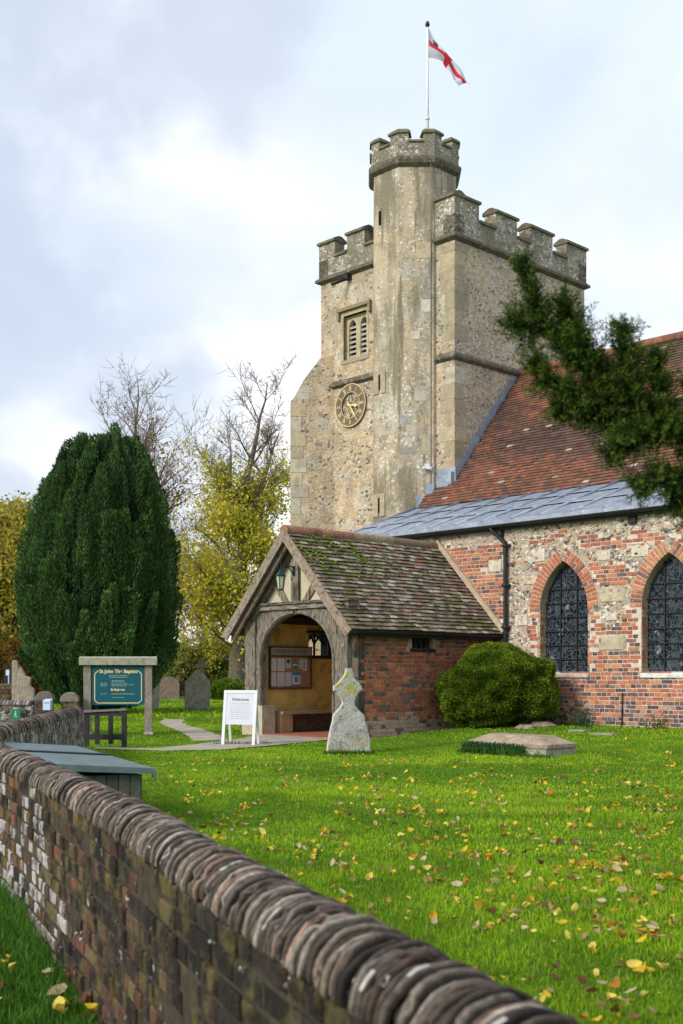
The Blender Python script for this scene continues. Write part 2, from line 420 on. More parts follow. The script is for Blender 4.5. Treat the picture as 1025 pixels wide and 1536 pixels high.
M['bark_far'] = simple('grey_twigs', (.24, .19, .17), .95, .3, 2, 0)
M['fallen'] = attr_mat('fallen_leaf', .6, .25, 40, .3, trans=.25)
M['nearbrick'] = attr_mat('old_wall_brick', .9, .75, 30, 1.0, .016, stains=(
    ((.19, .145, .05), 5, .49, .12, .7), ((.014, .012, .011), 3.2, .50, .10, .85), ((.58, .56, .54), 9, .645, .025, .9)))
M['whitebrick'] = attr_mat('flaking_white_brick', .9, .5, 30, .8, .01, stains=(((.09, .06, .045), 10, .50, .05, .9),))
M['coping'] = attr_mat('coping_brick', .92, .65, 60, .8, .006, stains=(
    ((.022, .018, .016), 16, .57, .06, .75), ((.15, .13, .04), 6, .62, .08, .4), ((.60, .58, .56), 13, .665, .012, .95)))
M['dmortar'] = simple('dark_old_mortar', (.05, .04, .025), .95, .5, 14, .9, 30, stain=((.08, .07, .025), 6, .58))
M['flintwall'] = rubble('flint_boundary', mortar=(.20, .18, .15), cover=.9, scale=10, greyamt=.2, grey=(.12, .11, .09),
                        stones=((.03, .03, .035), (.12, .115, .11), (.45, .43, .40), (.20, .16, .12)))

# ------------------------------------------------------------------ terrain
WP = [(2.05, -2.6), (1.03, 0), (.315, 1.757), (-.035, 2.6), (-.885, 4.89), (-1.80, 7.03), (-2.42, 8.4), (-2.95, 9.8), (-3.36, 11.3), (-3.60, 13.4), (-3.88, 16.0), (-4.16, 18.6)]
_wy = np.array([p[1] for p in WP]); _wx = np.array([p[0] for p in WP])
def _smoothwall():
    ys = np.linspace(-2.6, 18.6, 400); xs = np.interp(ys, _wy, _wx)
    k = np.ones(31)/31
    xp = np.concatenate([xs[0]+(xs[0]-xs[1:16][::-1]), xs, xs[-1]-(xs[-16:-1][::-1]-xs[-1])])
    return ys, np.convolve(xp, k, 'valid')
WY, WX = _smoothwall()
def wallx(y):
    if y < WY[0]: return WX[0]-.41*(y-WY[0])
    return float(np.interp(y, WY, WX))
O = Vector((1.87, 28.72, 0)); EV = Vector((.694, -.72, 0)); NV = Vector((.72, .694, 0))
def en(x, y):
    d = Vector((x, y, 0))-O
    return d.dot(EV), d.dot(NV)
def lawn_z(x, y):
    e, n = en(x, y)
    r = .23*sstep(-8.5, -3, n)*sstep(4.15, 5.2, e)
    z = ZC-1.2+r
    z += .02*nz(x, y, 0, .5)
    z += .07*sstep(9.5, 6.5, abs(y-9.5)+abs(x-6.2)*1.2)*0
    return z
def gz(x, y):
    if y > 19.5 or x > wallx(y): return lawn_z(x, y)
    return .08*sstep(19, 14, y)+.02*nz(x, y, 3, .9) + (ZC-1.2)*sstep(14, 19, y)

cols_off = [-1500, -500, -150, -60, -30, -18, -10, -6, -4, -3, -2, -1.4, -.9, -.5, -.2, -.07, .07, .2] + [.6+.45*i for i in range(34)] + [18, 22, 28, 36, 50, 90, 200, 600, 1500]
rows_y = [-40, -15, -6, -3] + [-1+.5*i for i in range(60)] + [30, 32, 35, 40, 50, 65, 90, 150, 300, 700, 2000]
gv = []; gf = []
for y in rows_y:
    wx = wallx(min(y, 18.6))
    for dx in cols_off:
        x = wx+dx; gv.append((x, y, gz(x, y)))
nc = len(cols_off)
for i in range(len(rows_y)-1):
    for j in range(nc-1):
        a = i*nc+j; gf.append((a, a+1, a+nc+1, a+nc))
me = bpy.data.meshes.new('lawn'); me.from_pydata(gv, [], gf); me.materials.append(M['lawn'])
me.polygons.foreach_set('use_smooth', [True]*len(gf))
o = bpy.data.objects.new('ground', me); col.objects.link(o)
tag(o, 'green churchyard lawn round the church', None, None, 'structure')

# paths: sheets following the ground
def sheet(name, poly, mat, label, dz=.012, step=.35):
    """strip given as left/right point pairs"""
    mb = MB()
    n = 6
    pts = []
    for (a, b) in poly:
        a = Vector((*a, 0)); b = Vector((*b, 0))
        pts.append([a.lerp(b, k/n) for k in range(n+1)])
    dense = []
    for r0, r1 in zip(pts[:-1], pts[1:]):
        m = max(1, int((r0[3]-r1[3]).length/step))
        for q in range(m): dense.append([p.lerp(s, q/m) for p, s in zip(r0, r1)])
    dense.append(pts[-1])
    for r in dense:
        for k in (0, n):
            r[k] = r[k]+Vector((nz(r[k].x, r[k].y, 1, 2.2), nz(r[k].x, r[k].y, 5, 2.2), 0))*.07
    V = [(p.x, p.y, gz(p.x, p.y)+dz) for r in dense for p in r]
    F = []
    for i in range(len(dense)-1):
        for k in range(n):
            a = i*(n+1)+k; F.append((a, a+1, a+n+2, a+n+1))
    mb.addmesh(V, F, 0, (1, 1, 1), True)
    o = mb.build(name, mat); tag(o, label, None, None, 'structure')
    return dense
PATHS = []
PATHS.append([((-4.62, 30.8), (-4.05, 30.5)), ((-4.38, 28.4), (-3.81, 28.4)), ((-3.17, 23.6), (-2.57, 23.6)), ((-2.62, 21.0), (-2.05, 21.3))])
PATHS.append([((-.1, 21.3), (-1.6, 22.9)), ((-.4, 20.7), (-1.75, 21.9)), ((-1.2, 19.35), (-2.15, 20.9)), ((-1.87, 18.5), (-2.45, 19.7)), ((-2.7, 18.1), (-2.95, 18.7)), ((-3.9, 18.6), (-3.9, 18.95))])
sheet('path', PATHS[0], M['path'], 'narrow brick path curving across the lawn behind the white board', .012)
sheet('path', PATHS[1], M['path'], 'pale path running from the porch mouth to the gate', .018)

# ------------------------------------------------------------------ church
BASE = ZC-1.25
CH = empty('church', (O.x, O.y, BASE), math.atan2(EV.y, EV.x),
           'flint and brick parish church with battlemented tower, red tiled nave and timber porch', 'church')
DZ = ZC-BASE                                    # eye level in church coordinates
def Z(z): return z+DZ
class CB(MB):
    """mesh builder in church axes: x east, y north, z above the eye"""
    def build(s, name, mats, parent=CH, label=None):
        s.v = [(x, y, z+DZ) for x, y, z in s.v]
        return MB.build(s, name, mats, parent, label)

def panel(mb, outer, holes, mp, m=0, depth=0, dvec=None, mh=None, c=(1, 1, 1), flip=False):
    """flat wall with openings; outer/holes 2D lists, mp maps (a,b)->3D; reveals run along dvec"""
    polys = [[Vector((a, b, 0)) for a, b in outer]]+[[Vector((a, b, 0)) for a, b in h] for h in holes]
    flat = [p for q in polys for p in q]
    tris = tessellate_polygon(polys)
    V = [mp(p.x, p.y) for p in flat]
    mb.addmesh(V, [tuple(t) for t in tris], m, c)
    if depth:
        for h in holes:
            k = len(h)
            for i in range(k):
                a = Vector(mp(*h[i])); b = Vector(mp(*h[(i+1) % k])); d = Vector(dvec)*depth
                mb.face([a, b, b+d, a+d], m if mh is None else mh, c)

# --- tower body
TW = dict(e0=-4.03, e1=.7, n0=.52, n1=5.95)
def rect(o=0): return [(TW['e0']-o, TW['n0']-o), (TW['e1']+o, TW['n0']-o), (TW['e1']+o, TW['n1']+o), (TW['e0']-o, TW['n1']+o)]
def zr(poly, z): return [(x, y, z) for x, y in poly]
def win_outline(ec, z0, zsp, hw, rise, n=10):
    """pointed arch outline, counter-clockwise from bottom left"""
    pts = [(ec-hw, z0), (ec+hw, z0), (ec+hw, zsp)]
    rr = (rise*rise+hw*hw)/(2*hw)
    a1 = math.asin(min(1, rise/rr))
    for k in range(1, n): a = a1*k/n; pts.append((ec+hw-rr+rr*math.cos(a), zsp+rr*math.sin(a)))
    pts.append((ec, zsp+rise))
    for k in range(n-1, 0, -1): a = a1*k/n; pts.append((ec-hw+rr-rr*math.cos(a), zsp+rr*math.sin(a)))
    pts.append((ec-hw, zsp))
    return pts
BE = -2.72
mb = CB()
hole = [(BE-.43, 8.28), (BE+.43, 8.28), (BE+.43, 9.45), (BE-.43, 9.45)]
panel(mb, [(TW['e0'], -1.25), (TW['e1'], -1.25), (TW['e1'], 10.6), (TW['e0'], 10.6)], [hole], lambda a, b: (a, TW['n0'], b), 0, .3, (0, 1, 0), 0)
eh = [(3.05, 8.35), (3.75, 8.35), (3.75, 9.35), (3.05, 9.35)]
panel(mb, [(TW['n0'], -1.25), (TW['n1'], -1.25), (TW['n1'], 10.6), (TW['n0'], 10.6)], [eh], lambda a, b: (TW['e1'], a, b), 1, .3, (-1, 0, 0), 1)
for (a, b) in (((TW['e1'], TW['n1']), (TW['e0'], TW['n1'])), ((TW['e0'], TW['n1']), (TW['e0'], TW['n0']))):
    mb.face([(*a, -1.25), (*b, -1.25), (*b, 10.6), (*a, 10.6)], 0)
mb.face(zr(rect(-.02), 10.6), 0)
tower = mb.build('tower_wall', [M['tower'], M['tower_east']])

# parapet walls with crenels
def run_wall(mb, p0, p1, out, th, z0, z1, m=0):
    p0 = Vector((*p0, 0)); p1 = Vector((*p1, 0)); o = Vector((*out, 0))
    q = [p0, p1, p1-o*th, p0-o*th]
    mb.prism([(v.x, v.y) for v in q], z0, z1, m)
def coping(mb, p0, p1, out, th, z, h=.13, ov=.06, m=0, endov=.03):
    p0 = Vector((*p0, 0)); p1 = Vector((*p1, 0)); o = Vector((*out, 0)); t = (p1-p0).normalized()
    p0 = p0-t*endov; p1 = p1+t*endov
    prof = [(ov, -.02), (ov, .045), (-th*.35, h), (-th*.65, h), (-th-ov, .045), (-th-ov, -.02)]
    mb.loft([[tuple(p+o*a+Vector((0, 0, z+b))) for a, b in prof] for p in (p0, p1)], m)
par = CB(); cop = CB()
th = .36
S = (0, -1); Ee = (1, 0); Nn = (0, 1); Wn = (-1, 0)
e0, e1, n0, n1 = TW['e0']-.04, TW['e1']+.04, TW['n0']-.04, TW['n1']+.04
for p0, p1, o in (((e0, n0), (e1, n0), S), ((e1, n0), (e1, n1), Ee), ((e1, n1), (e0, n1), Nn), ((e0, n1), (e0, n0), Wn)):
    run_wall(par, p0, p1, o, th, 10.6, 11.12)
def merl(side, a, b, top=11.56):
    if side == 'S': p0, p1, o = (a, n0), (b, n0), S
    if side == 'E': p0, p1, o = (e1, a), (e1, b), Ee
    if side == 'N': p0, p1, o = (a, n1), (b, n1), Nn
    if side == 'W': p0, p1, o = (e0, a), (e0, b), Wn
    run_wall(par, p0, p1, o, th, 11.121, top)
    coping(cop, p0, p1, o, th, top+.002)
def sills(side, gaps):
    for a, b in gaps:
        if side == 'S': coping(cop, (a, n0), (b, n0), S, th, 11.123, .08, .05, 0, -.004)
        if side == 'E': coping(cop, (e1, a), (e1, b), Ee, th, 11.123, .08, .05, 0, -.004)
E_M = [(n0, n0+.92), (n0+1.58, n0+2.44), (n0+3.0, n0+3.96), (n0+4.6, n1)]
for a, b in E_M: merl('E', a+ (th if a == n0 else 0), b)
merl('S', e1-.95, e1); merl('S', e0, e0+.62); merl('S', e0+1.08, e0+1.74); merl('S', e0+2.3, e0+2.9)
sills('E', [(E_M[i][1], E_M[i+1][0]) for i in range(3)])
sills('S', [(e0+.62, e0+1.08), (e0+1.74, e0+2.3), (e0+2.9, e1-.95)])
for k in range(4): merl('W', n0+th+1.3*k+.6, n0+th+1.3*k+1.2); merl('N', e0+th+1.1*k, e0+th+1.1*k+.6)
tp = par.build('tower_parapet', M['parapet']); cop.build('coping', M['dstone'], tp)

def strings(name, polyf, z, ov, parent=CH, h=.2, mat='string'):
    mb = CB()
    mb.loft([zr(polyf(.0), z-h*.5), zr(polyf(ov), z-h*.2), zr(polyf(ov), z+h*.12), zr(polyf(ov*.15), z+h*.55)], 0)
    return mb.build(name, M[mat], parent)
strings('string_course', rect, 10.58, .12, CH, .2)
strings('string_course', rect, 7.68, .10, CH, .2)
# smooth rendered corner strip (quoins) at the south-east corner and pale repairs
q = CB()
random.seed(3)
z = 4.2
while z < 10.4:
    h = random.uniform(.28, .42)
    if not (7.5 < z+h and z < 7.8):
        wE = random.choice((.32, .5, .4)); wS = random.choice((.3, .45))
        cN = jit(random.choice(((.38, .32, .22), (.42, .34, .23), (.34, .29, .20), (.45, .37, .26), (.40, .33, .23), (.52, .47, .37))), .1)
        q.box((TW['e1']-wS, TW['n0']-.006, z), (TW['e1']+.008, TW['n0']+wE, min(z+h-.012, 10.42)), 0, cN)
    z += h
q.build('quoin_stones', M['ashlar'])

# --- stair turret
TC = (-.92, .85); TF = 1.025
def octo(o=0):
    r = (TF+o)/math.cos(R(22.5))
    return [(TC[0]+r*math.cos(R(22.5+45*k)), TC[1]+r*math.sin(R(22.5+45*k))) for k in range(8)]
mb = CB(); mb.loft([zr(octo(.02), -1.25), zr(octo(.01), 7), zr(octo(0), 12.5)], 0)
tur = mb.build('stair_turret', M['turret'])
mb = CB(); mb.loft([zr(octo(.01), 12.40), zr(octo(.10), 12.47), zr(octo(.13), 12.55), zr(octo(.13), 12.60), zr(octo(.05), 12.68)], 0)
mb.build('string_course', M['string'], tur)
mb = CB()
oc = octo(.06); ic = octo(-.2)
for k in range(8):
    j = (k+1) % 8
    mb.prism([oc[k], oc[j], ic[j], ic[k]], 12.66, 12.98)
mb.face(zr(octo(-.19), 12.8))
cp = CB()
for k in range(8):
    a = Vector(oc[k-1]); b = Vector(oc[k]); c_ = Vector(oc[(k+1) % 8])
    ia, ib, ic_ = Vector(ic[k-1]), Vector(ic[k]), Vector(ic[(k+1) % 8])
    t = .295
    poly = [b.lerp(a, t), b, b.lerp(c_, t), ib.lerp(ic_, t*.93), ib, ib.lerp(ia, t*.93)]
    mb.prism([(p.x, p.y) for p in poly], 12.981, 13.20)
    ctr = sum(poly, Vector((0, 0)))/6
    def grow(g, s=0):
        rr = []
        for i, p in enumerate(poly):
            dirc = (p-Vector(TC)).normalized()
            sg = 1 if i < 3 else -1
            tt = (b-a).normalized() if i in (2, 3) else ((c_-b).normalized() if i in (0, 5) else Vector((0, 0)))
            side = Vector((0, 0))
            if i in (0, 5): side = (poly[0]-b).normalized()*g
            if i in (2, 3): side = (poly[2]-b).normalized()*g
            rr.append((p.x+dirc.x*sg*g+side.x, p.y+dirc.y*sg*g+side.y))
        return rr
    cp.loft([zr(grow(.045), 13.202), zr(grow(.045), 13.25), zr(grow(-.03), 13.32)], 0)
    # embrasure sill
    p0, p1 = b.lerp(c_, t+.01), b.lerp(c_, 1-t-.01); i0, i1 = ib.lerp(ic_, t), ib.lerp(ic_, 1-t)
    od = ((p0+p1)/2-Vector(TC)).normalized()*.04
    cp.prism([(p0.x+od.x, p0.y+od.y), (p1.x+od.x, p1.y+od.y), (i1.x, i1.y), (i0.x, i0.y)], 12.983, 13.03)
tpar = mb.build('parapet', M['parapet'], tur); cp.build('coping', M['dstone'], tur)
# loops, patches on the turret
def slit(e, n, z0, z1, wd=.07, fr=True):
    mb = CB()
    if fr:
        for x0, x1, a, b in ((e-wd/2-.16, e-wd/2, z0-.1, z1+.1), (e+wd/2, e+wd/2+.16, z0-.1, z1+.1)):
            mb.box((x0, n-.028, a), (x1, n+.06, b), 0, (.44, .37, .26))
    mb.box((e-wd/2, n-.026, z1), (e+wd/2, n+.06, z1+(.12 if fr else .05)), 0, (.40, .34, .24))
    o = mb.build('loop_window', M['ashlar'], CH)
    mb = CB(); mb.box((e-wd/2+.001, n-.018, z0), (e+wd/2-.001, n+.05, z1-.001), 0); mb.build('opening', M['soot'], o)
sn = TC[1]-TF-.012
slit(-1.12, sn, 11.15, 11.48, fr=False); slit(-1.12, sn, 7.05, 7.42); slit(-1.14, sn, 4.0, 4.36)
dSE = Vector((.7071, -.7071)); tSE = Vector((.7071, .7071))
def patchSE(a, z, w_, h_, c):
    pb = CB()
    o = Vector(TC)+dSE*(TF+.012)+tSE*a
    p = [o-tSE*w_/2, o+tSE*w_/2]; i = [v-dSE*.05 for v in p]
    pb.prism([(p[0].x, p[0].y), (p[1].x, p[1].y), (i[1].x, i[1].y), (i[0].x, i[0].y)], z-h_/2, z+h_/2, 0, c)
    pb.build('repair_stone', M['ashlar'], tur)
patchSE(.18, 10.35, .36, .38, (.52, .43, .29)); patchSE(-.02, 8.28, .22, .2, (.60, .52, .44))
for a, z, w_, h_, c in ((-.2, 5.35, .42, .36, (.33, .31, .27)), (.1, 6.85, .3, .35, (.50, .45, .37)), (.25, 9.0, .25, .3, (.6, .57, .5)),
                        (-.25, 6.2, .3, .22, (.42, .40, .36)), (.28, 5.6, .3, .5, (.46, .38, .26)), (-.15, 4.75, .3, .2, (.5, .48, .43)), (.2, 4.4, .34, .25, (.47, .4, .28))):
    patchSE(a, z, w_, h_, c)

# --- diagonal buttress at the south-west corner
mb = CB()
dd = Vector((-.7071, -.7071)); tt = Vector((.7071, -.7071))
cr = Vector((TW['e0'], TW['n0']))
def bt(a, t_): p = cr+dd*a+tt*t_; return (p.x, p.y)
T_ = .36; Lb = .80
sec = lambda L_, z: [(*bt(-.5, -T_), z), (*bt(L_, -T_), z), (*bt(L_, T_), z), (*bt(-.5, T_), z)]
mb.loft([sec(Lb, -1.25), sec(Lb, 7.28), sec(Lb-.1, 7.40), sec(Lb-.35, 7.85), sec(0.02, 8.42), sec(-.3, 8.5)], 0)
bu = mb.build('buttress', M['tower'])
mb = CB(); random.seed(5); z = -1.2; k = 0
while z < 6.9:
    h = random.uniform(.30, .46); wd = (.44, .30)[k % 2]+random.uniform(-.04, .04)
    cN = jit(random.choice(((.50, .405, .275), (.53, .43, .30), (.46, .385, .28), (.50, .44, .35))), .1)
    for sgn in (1,):
        a0, a1 = Lb-wd, Lb+.008
        mb.prism([bt(a0, T_+.012), bt(a1, T_+.012), bt(a1, -T_), bt(a0, -T_)][::1], z, z+h-.012, 0, cN)
    z += h; k += 1
mb.build('quoin_stones', M['ashlar'], bu)

# --- belfry window in the south face
fr = CB(); fn = TW['n0']+.12
lights = (BE-.215, BE+.215)
holes = [win_outline(x, 8.34, 9.15, .135, .2, 6) for x in lights]
panel(fr, [(BE-.43, 8.28), (BE+.43, 8.28), (BE+.43, 9.45), (BE-.43, 9.45)], holes, lambda a, b: (a, fn, b), 0, .14, (0, 1, 0), 0, (.50, .42, .28))
# dressed jambs, sill and square label mould
for x0, x1 in ((BE-.51, BE-.43), (BE+.43, BE+.51)):
    zz = 8.2
    while zz < 9.5:
        fr.box((x0-random.uniform(0, .06)*(x0 < BE), TW['n0']-.012, zz), (x1, TW['n0']+.1, min(zz+.3, 9.56)-.01), 0, jit((.47, .40, .27), .12)); zz += .3
fr.box((BE-.43, TW['n0']-.012, 9.45), (BE+.43, TW['n0']+.1, 9.56), 0, (.47, .40, .27))
fr.box((BE-.50, TW['n0']-.02, 8.18), (BE+.50, TW['n0']+.12, 8.279), 0, (.36, .31, .22))
fr.box((BE-.62, TW['n0']-.10, 9.57), (BE+.62, TW['n0']+.05, 9.66), 0, (.28, .235, .15))
for x in (BE-.62, BE+.54): fr.box((x, TW['n0']-.09, 9.36), (x+.08, TW['n0']+.04, 9.568), 0, (.28, .235, .15))
bw = fr.build('belfry_window', M['ashlar'])
lv = CB()
for x in lights:
    for k in range(7):
        z = 8.40+k*.128
        lv.addmesh([(x-.13, fn+.03, z-.035), (x+.13, fn+.03, z-.035), (x+.13, fn+.15, z+.05), (x-.13, fn+.15, z+.05),
                    (x-.13, fn+.03, z-.015), (x+.13, fn+.03, z-.015), (x+.13, fn+.15, z+.07), (x-.13, fn+.15, z+.07)],
                   [(0, 1, 2, 3), (7, 6, 5, 4), (0, 4, 5, 1), (3, 2, 6, 7)], 0, jit((.40, .37, .35), .08))
        lv.box((x-.13, fn+.024, z-.045), (x+.13, fn+.036, z+.012), 0, (.38, .35, .33))
lv.build('louvre', M['attr'], bw)
mb = CB(); mb.box((BE-.42, fn+.17, 8.29), (BE+.42, fn+.19, 9.44)); mb.build('opening', M['soot'], bw)
# east belfry window
fr = CB(); ex = TW['e1']
for k in range(7):
    z = 8.42+k*.13; fr.box((ex-.16, 3.07, z-.03), (ex-.10, 3.73, z+.035), 0, (.36, .34, .31))
fr.box((ex-.14, 3.36, 8.35), (ex-.03, 3.46, 9.35), 0, (.45, .39, .27))
for a, b in ((2.93, 3.05), (3.75, 3.87)): fr.box((ex-.1, a, 8.25), (ex+.012, b, 9.45), 0, (.47, .40, .28))
fr.box((ex-.1, 2.9, 9.46), (ex+.06, 3.9, 9.55), 0, (.3, .25, .17)); fr.box((ex-.1, 2.93, 8.2), (ex+.03, 3.87, 8.345), 0, (.36, .31, .22))
bw2 = fr.build('belfry_window', M['ashlar'])
mb = CB(); mb.box((ex-.24, 3.06, 8.36), (ex-.21, 3.74, 9.34)); mb.build('opening', M['soot'], bw2)

# spout under the parapet string, lightning cable
mb = CB(); mb.tube([(-2.9, .50, 10.43), (-3.12, .05, 10.20)], .045, 8); mb.box((-3.0, .35, 10.36), (-2.84, .52, 10.50)); mb.build('water_spout', M['black'])
mb = CB(); o = Vector(TC)+dSE*(TF+.02)+tSE*.36
mb.tube([(o.x, o.y, z) for z in (13.0, 12.72)]+[(o.x+.08, o.y-.08, 12.6), (o.x+.02, o.y-.02, 12.4)]+[(o.x, o.y, z) for z in (10, 7, 5, 4.45)], .011, 5)
mb.build('cable', simple('cable', (.2, .19, .17), .6, .1, 5, 0))
# white light fitting on the turret
o = Vector(TC)+dSE*(TF+.02)+tSE*.27
mb = CB(); mb.box((-.06, -.05, -.05), (.06, .05, .07), 0); 
for dx in (-.085, .085): mb.tube([(dx, 0, .0), (dx*.9, -.06, -.05)], .035, 8)
Mx = Matrix.Translation((o.x+dSE.x*.05, o.y+dSE.y*.05, 5.03)) @ Matrix.Rotation(R(45), 4, 'Z')
mb.v = [tuple(Mx @ Vector(p)) for p in mb.v]
mb.build('floodlight', M['white'])

# --- nave tile roof
TN = 3.10; ZR = 7.72; ZE = 4.03
slope = Vector((0, TN, ZR-ZE)); SL = slope.length; sdir = slope.normalized(); snrm = Vector((0, -sdir.z, sdir.y))
def tile_field(mb, org, along, up, nrm, length, height, pal, gauge=.10, wd=.165, cut=None, tilt=.10, thick=.014, jz=.006, moss=None):
    rows = int(height/gauge)
    for r in range(rows):
        s0 = r*gauge; off = (wd/2 if r % 2 else 0)+random.uniform(-.01, .01)
        x = -off
        while x < length-.02:
            x0, x1 = max(x, 0)+.002, min(x+wd, length)-.002
            if x1-x0 > .03 and not (cut and cut(x0, s0)):
                lift = random.uniform(0, jz); drop = random.uniform(-.006, .008)
                sag = .02*nz(x0, s0, 2, .6)
                L_ = gauge*1.12
                tp_ = thick+lift
                b0 = tilt*gauge+lift+sag; skew = random.uniform(-.004, .004)
                p = lambda a, s_, h: tuple(org+along*a+up*s_+nrm*h)
                V = [p(x0, s0+drop-skew, b0+.0), p(x1, s0+drop+skew, b0+.0), p(x1, s0+L_, sag+.0), p(x0, s0+L_, sag+.0),
                     p(x0, s0+drop-skew, b0+thick), p(x1, s0+drop+skew, b0+thick), p(x1, s0+L_, sag+.004), p(x0, s0+L_, sag+.004)]
                cN = pal(x0, s0)
                mb.addmesh(V, [(4, 5, 6, 7), (0, 1, 5, 4), (1, 2, 6, 5), (3, 0, 4, 7)], 0, cN)
            x += wd
def nave_pal(x, s):
    t = nz(x*.35, s*.8, 1, 1)+.35*nz(x, s*2, 4, 2)
    k = random.random()
    if k < .010: return jit((.42, .34, .28), .15)
    if k < .16: return jit((.12, .075, .06), .2)
    a = Vector((.235, .098, .060)); b = Vector((.12, .068, .052))
    c = a.lerp(b, sstep(-.30, .22, t)+random.uniform(-.25, .25))
    return jit(tuple(max(.03, v) for v in c), .22)
NE_ = 12.5
mb = CB()
org = Vector((0, -.04, ZE-.04))
tile_field(mb, org, Vector((1, 0, 0)), sdir, snrm, NE_, SL+.05, nave_pal, cut=lambda x, s: x < (.66 if s > .88 else -.1+ .62*sstep(.3, .75, s)))
mb.face([(0, 0, ZE-.07), (NE_, 0, ZE-.07), (NE_, TN, ZR-.06), (0, TN, ZR-.06)], 0, (.1, .05, .03))
mb.face([(.7, TN, ZR-.02), (NE_, TN, ZR-.02), (NE_, 2*TN, ZE), (.7, 2*TN, ZE)], 0, (.25, .1, .06))
nr = mb.build('nave_roof', M['tile'])
mb = CB(); x = .7
while x < NE_:
    w_ = .3; sg = .03*nz(x, 0, 0, .5)
    mb.loft([[(xx, TN+.13*math.cos(R(a)), ZR-.03+sg+(.13+random.uniform(0, .008))*math.sin(R(a))) for a in range(-20, 201, 20)] for xx in (x+.004, x+w_-.004)], 0, jit((.26, .11, .07), .25))
    x += w_
mb.build('ridge_tile', M['tile'], nr)
# stepped lead flashing against the tower and turret
mb = CB(); k = 0; s = .75
while s < SL-.1:
    p0 = org+sdir*s; 
    mb.box((ex-.002, p0.y-.06, p0.z-.05), (ex+.014+.002*(k % 2), p0.y+.155, p0.z+.30), 0); s += .2; k += 1
mb.box((.12, TW['n0']-.03, ZE+.30), (.76, TW['n0']-.002, ZE+.95))
p = octo(.03)
def seP(t_, o=.03):
    a = Vector(octo(o)[6]); b = Vector(octo(o)[7]); return a.lerp(b, t_)
for t0, t1, z0, z1 in ((.50, .78, ZE-.1, ZE+.33), (.78, 1.0, ZE, ZE+.62)):
    a, b = seP(t0), seP(t1); c1, d1 = seP(t1, -.05), seP(t0, -.05)
    mb.prism([(a.x, a.y), (b.x, b.y), (c1.x, c1.y), (d1.x, d1.y)], z0, z1)
mb.build('lead_flashing', M['lead'], nr)

# --- lead aisle roof
AW = -2.54                                    # plane of the aisle wall
mb = CB()
a0 = Vector((0, AW-.16, 3.02)); a1 = Vector((0, .03, 4.0)); up = (a1-a0); AL = up.length; up.normalize(); an = Vector((0, -up.z, up.y))
x = -.12; i = 0
while x < NE_:
    x1 = min(x+.72, NE_)
    segs = [0, AL*.36, AL*.70, AL]
    stag = (i % 2)*.10
    for k in range(3):
        s0 = segs[k]-(.04 if k else 0)+(stag if 0 < k else 0); s1 = segs[k+1]+(stag if k < 2 else 0)
        h0 = .028 if k else .02
        V = []
        for xx in (x+.002, x+.24, x+.48, x1-.002):
            for ss, hh in ((s0, h0), (s0+.004, h0+.012), ((s0+s1)/2, .016+random.uniform(-.008, .012)), (s1, .004)):
                V.append(tuple(a0+Vector((xx, 0, 0))+up*ss+an*(hh+random.uniform(-.004, .004))))
        F = []
        for a in range(3):
            for b_ in range(3): q0 = a*4+b_; F.append((q0, q0+4, q0+5, q0+1))
        mb.addmesh(V, F, 0, (1, 1, 1), False)
    mb.tube([tuple(a0+Vector((x, 0, 0))+up*(-.01)+an*.03), tuple(a0+Vector((x, 0, 0))+up*(AL+.01)+an*.03)], .032, 8)
    x += .72; i += 1
mb.box((-.14, AW-.19, 2.93), (NE_, AW-.162, 3.035))
V = [(-.14, AW-.16, 2.95), (-.14, .03, 3.93), (-.14, .03, 4.02), (-.14, AW-.16, 3.04)]
mb.face(V); mb.face([(-.14, AW-.16, 2.94), (NE_, AW-.16, 2.94), (NE_, .03, 3.92), (-.14, .03, 3.92)])
mb.build('aisle_roof', M['lead'])

# --- bricks
def brick_box(mb, x0, x1, z0, z1, yf, out, mp, c, ch=.004):
    """one brick with chamfered face; mp(x, off, z)"""
    V = [mp(x0, 0, z0), mp(x1, 0, z0), mp(x1, 0, z1), mp(x0, 0, z1),
         mp(x0+.001, out-ch, z0+.001), mp(x1-.001, out-ch, z0+.001), mp(x1-.001, out-ch, z1-.001), mp(x0+.001, out-ch, z1-.001),
         mp(x0+ch, out, z0+ch), mp(x1-ch, out, z0+ch), mp(x1-ch, out, z1-ch), mp(x0+ch, out, z1-ch)]
    mb.addmesh(V, [(0, 1, 5, 4), (1, 2, 6, 5), (2, 3, 7, 6), (3, 0, 4, 7), (4, 5, 9, 8), (5, 6, 10, 9), (6, 7, 11, 10), (7, 4, 8, 11), (8, 9, 10, 11)], 0, c)
BR = [(.46, .155, .080), (.50, .185, .095), (.40, .130, .080), (.53, .235, .125), (.34, .125, .085)]
BD = [(.10, .075, .08), (.15, .10, .10), (.20, .11, .09)]
def brick_rows(mb, x0, x1, z0, z1, mp, keep, pal, ch=.004, course=.0755, out=.012, joint=.011, jt=.004):
    r = 0; z = z0
    while z < z1:
        hdr = (r % 2 == 1)
        x = x0-random.uniform(0, .1)
        while x < x1:
            L_ = .112 if (hdr and random.random() < .9) or random.random() < .12 else .226
            L_ += random.uniform(-.008, .008)
            xa, xb = x+joint/2, x+L_-joint/2
            za = z+joint/2+random.uniform(-.002, .002)+.008*nz(x, z, 7, .8); zb = za+course-joint+random.uniform(-.002, .002)
            if keep((xa+xb)/2, (za+zb)/2, (xb-xa)/2):
                brick_box(mb, xa, xb, za, zb, 0, out+random.uniform(-jt, jt), mp, pal(x, z, hdr), ch)
            x += L_
        z += course; r += 1
W1, W2 = 6.05, 8.31; HW = .555; SP = 1.2; RISE = .95; SILL = 0.0
WINS = (W1, W2, W2+2.3)
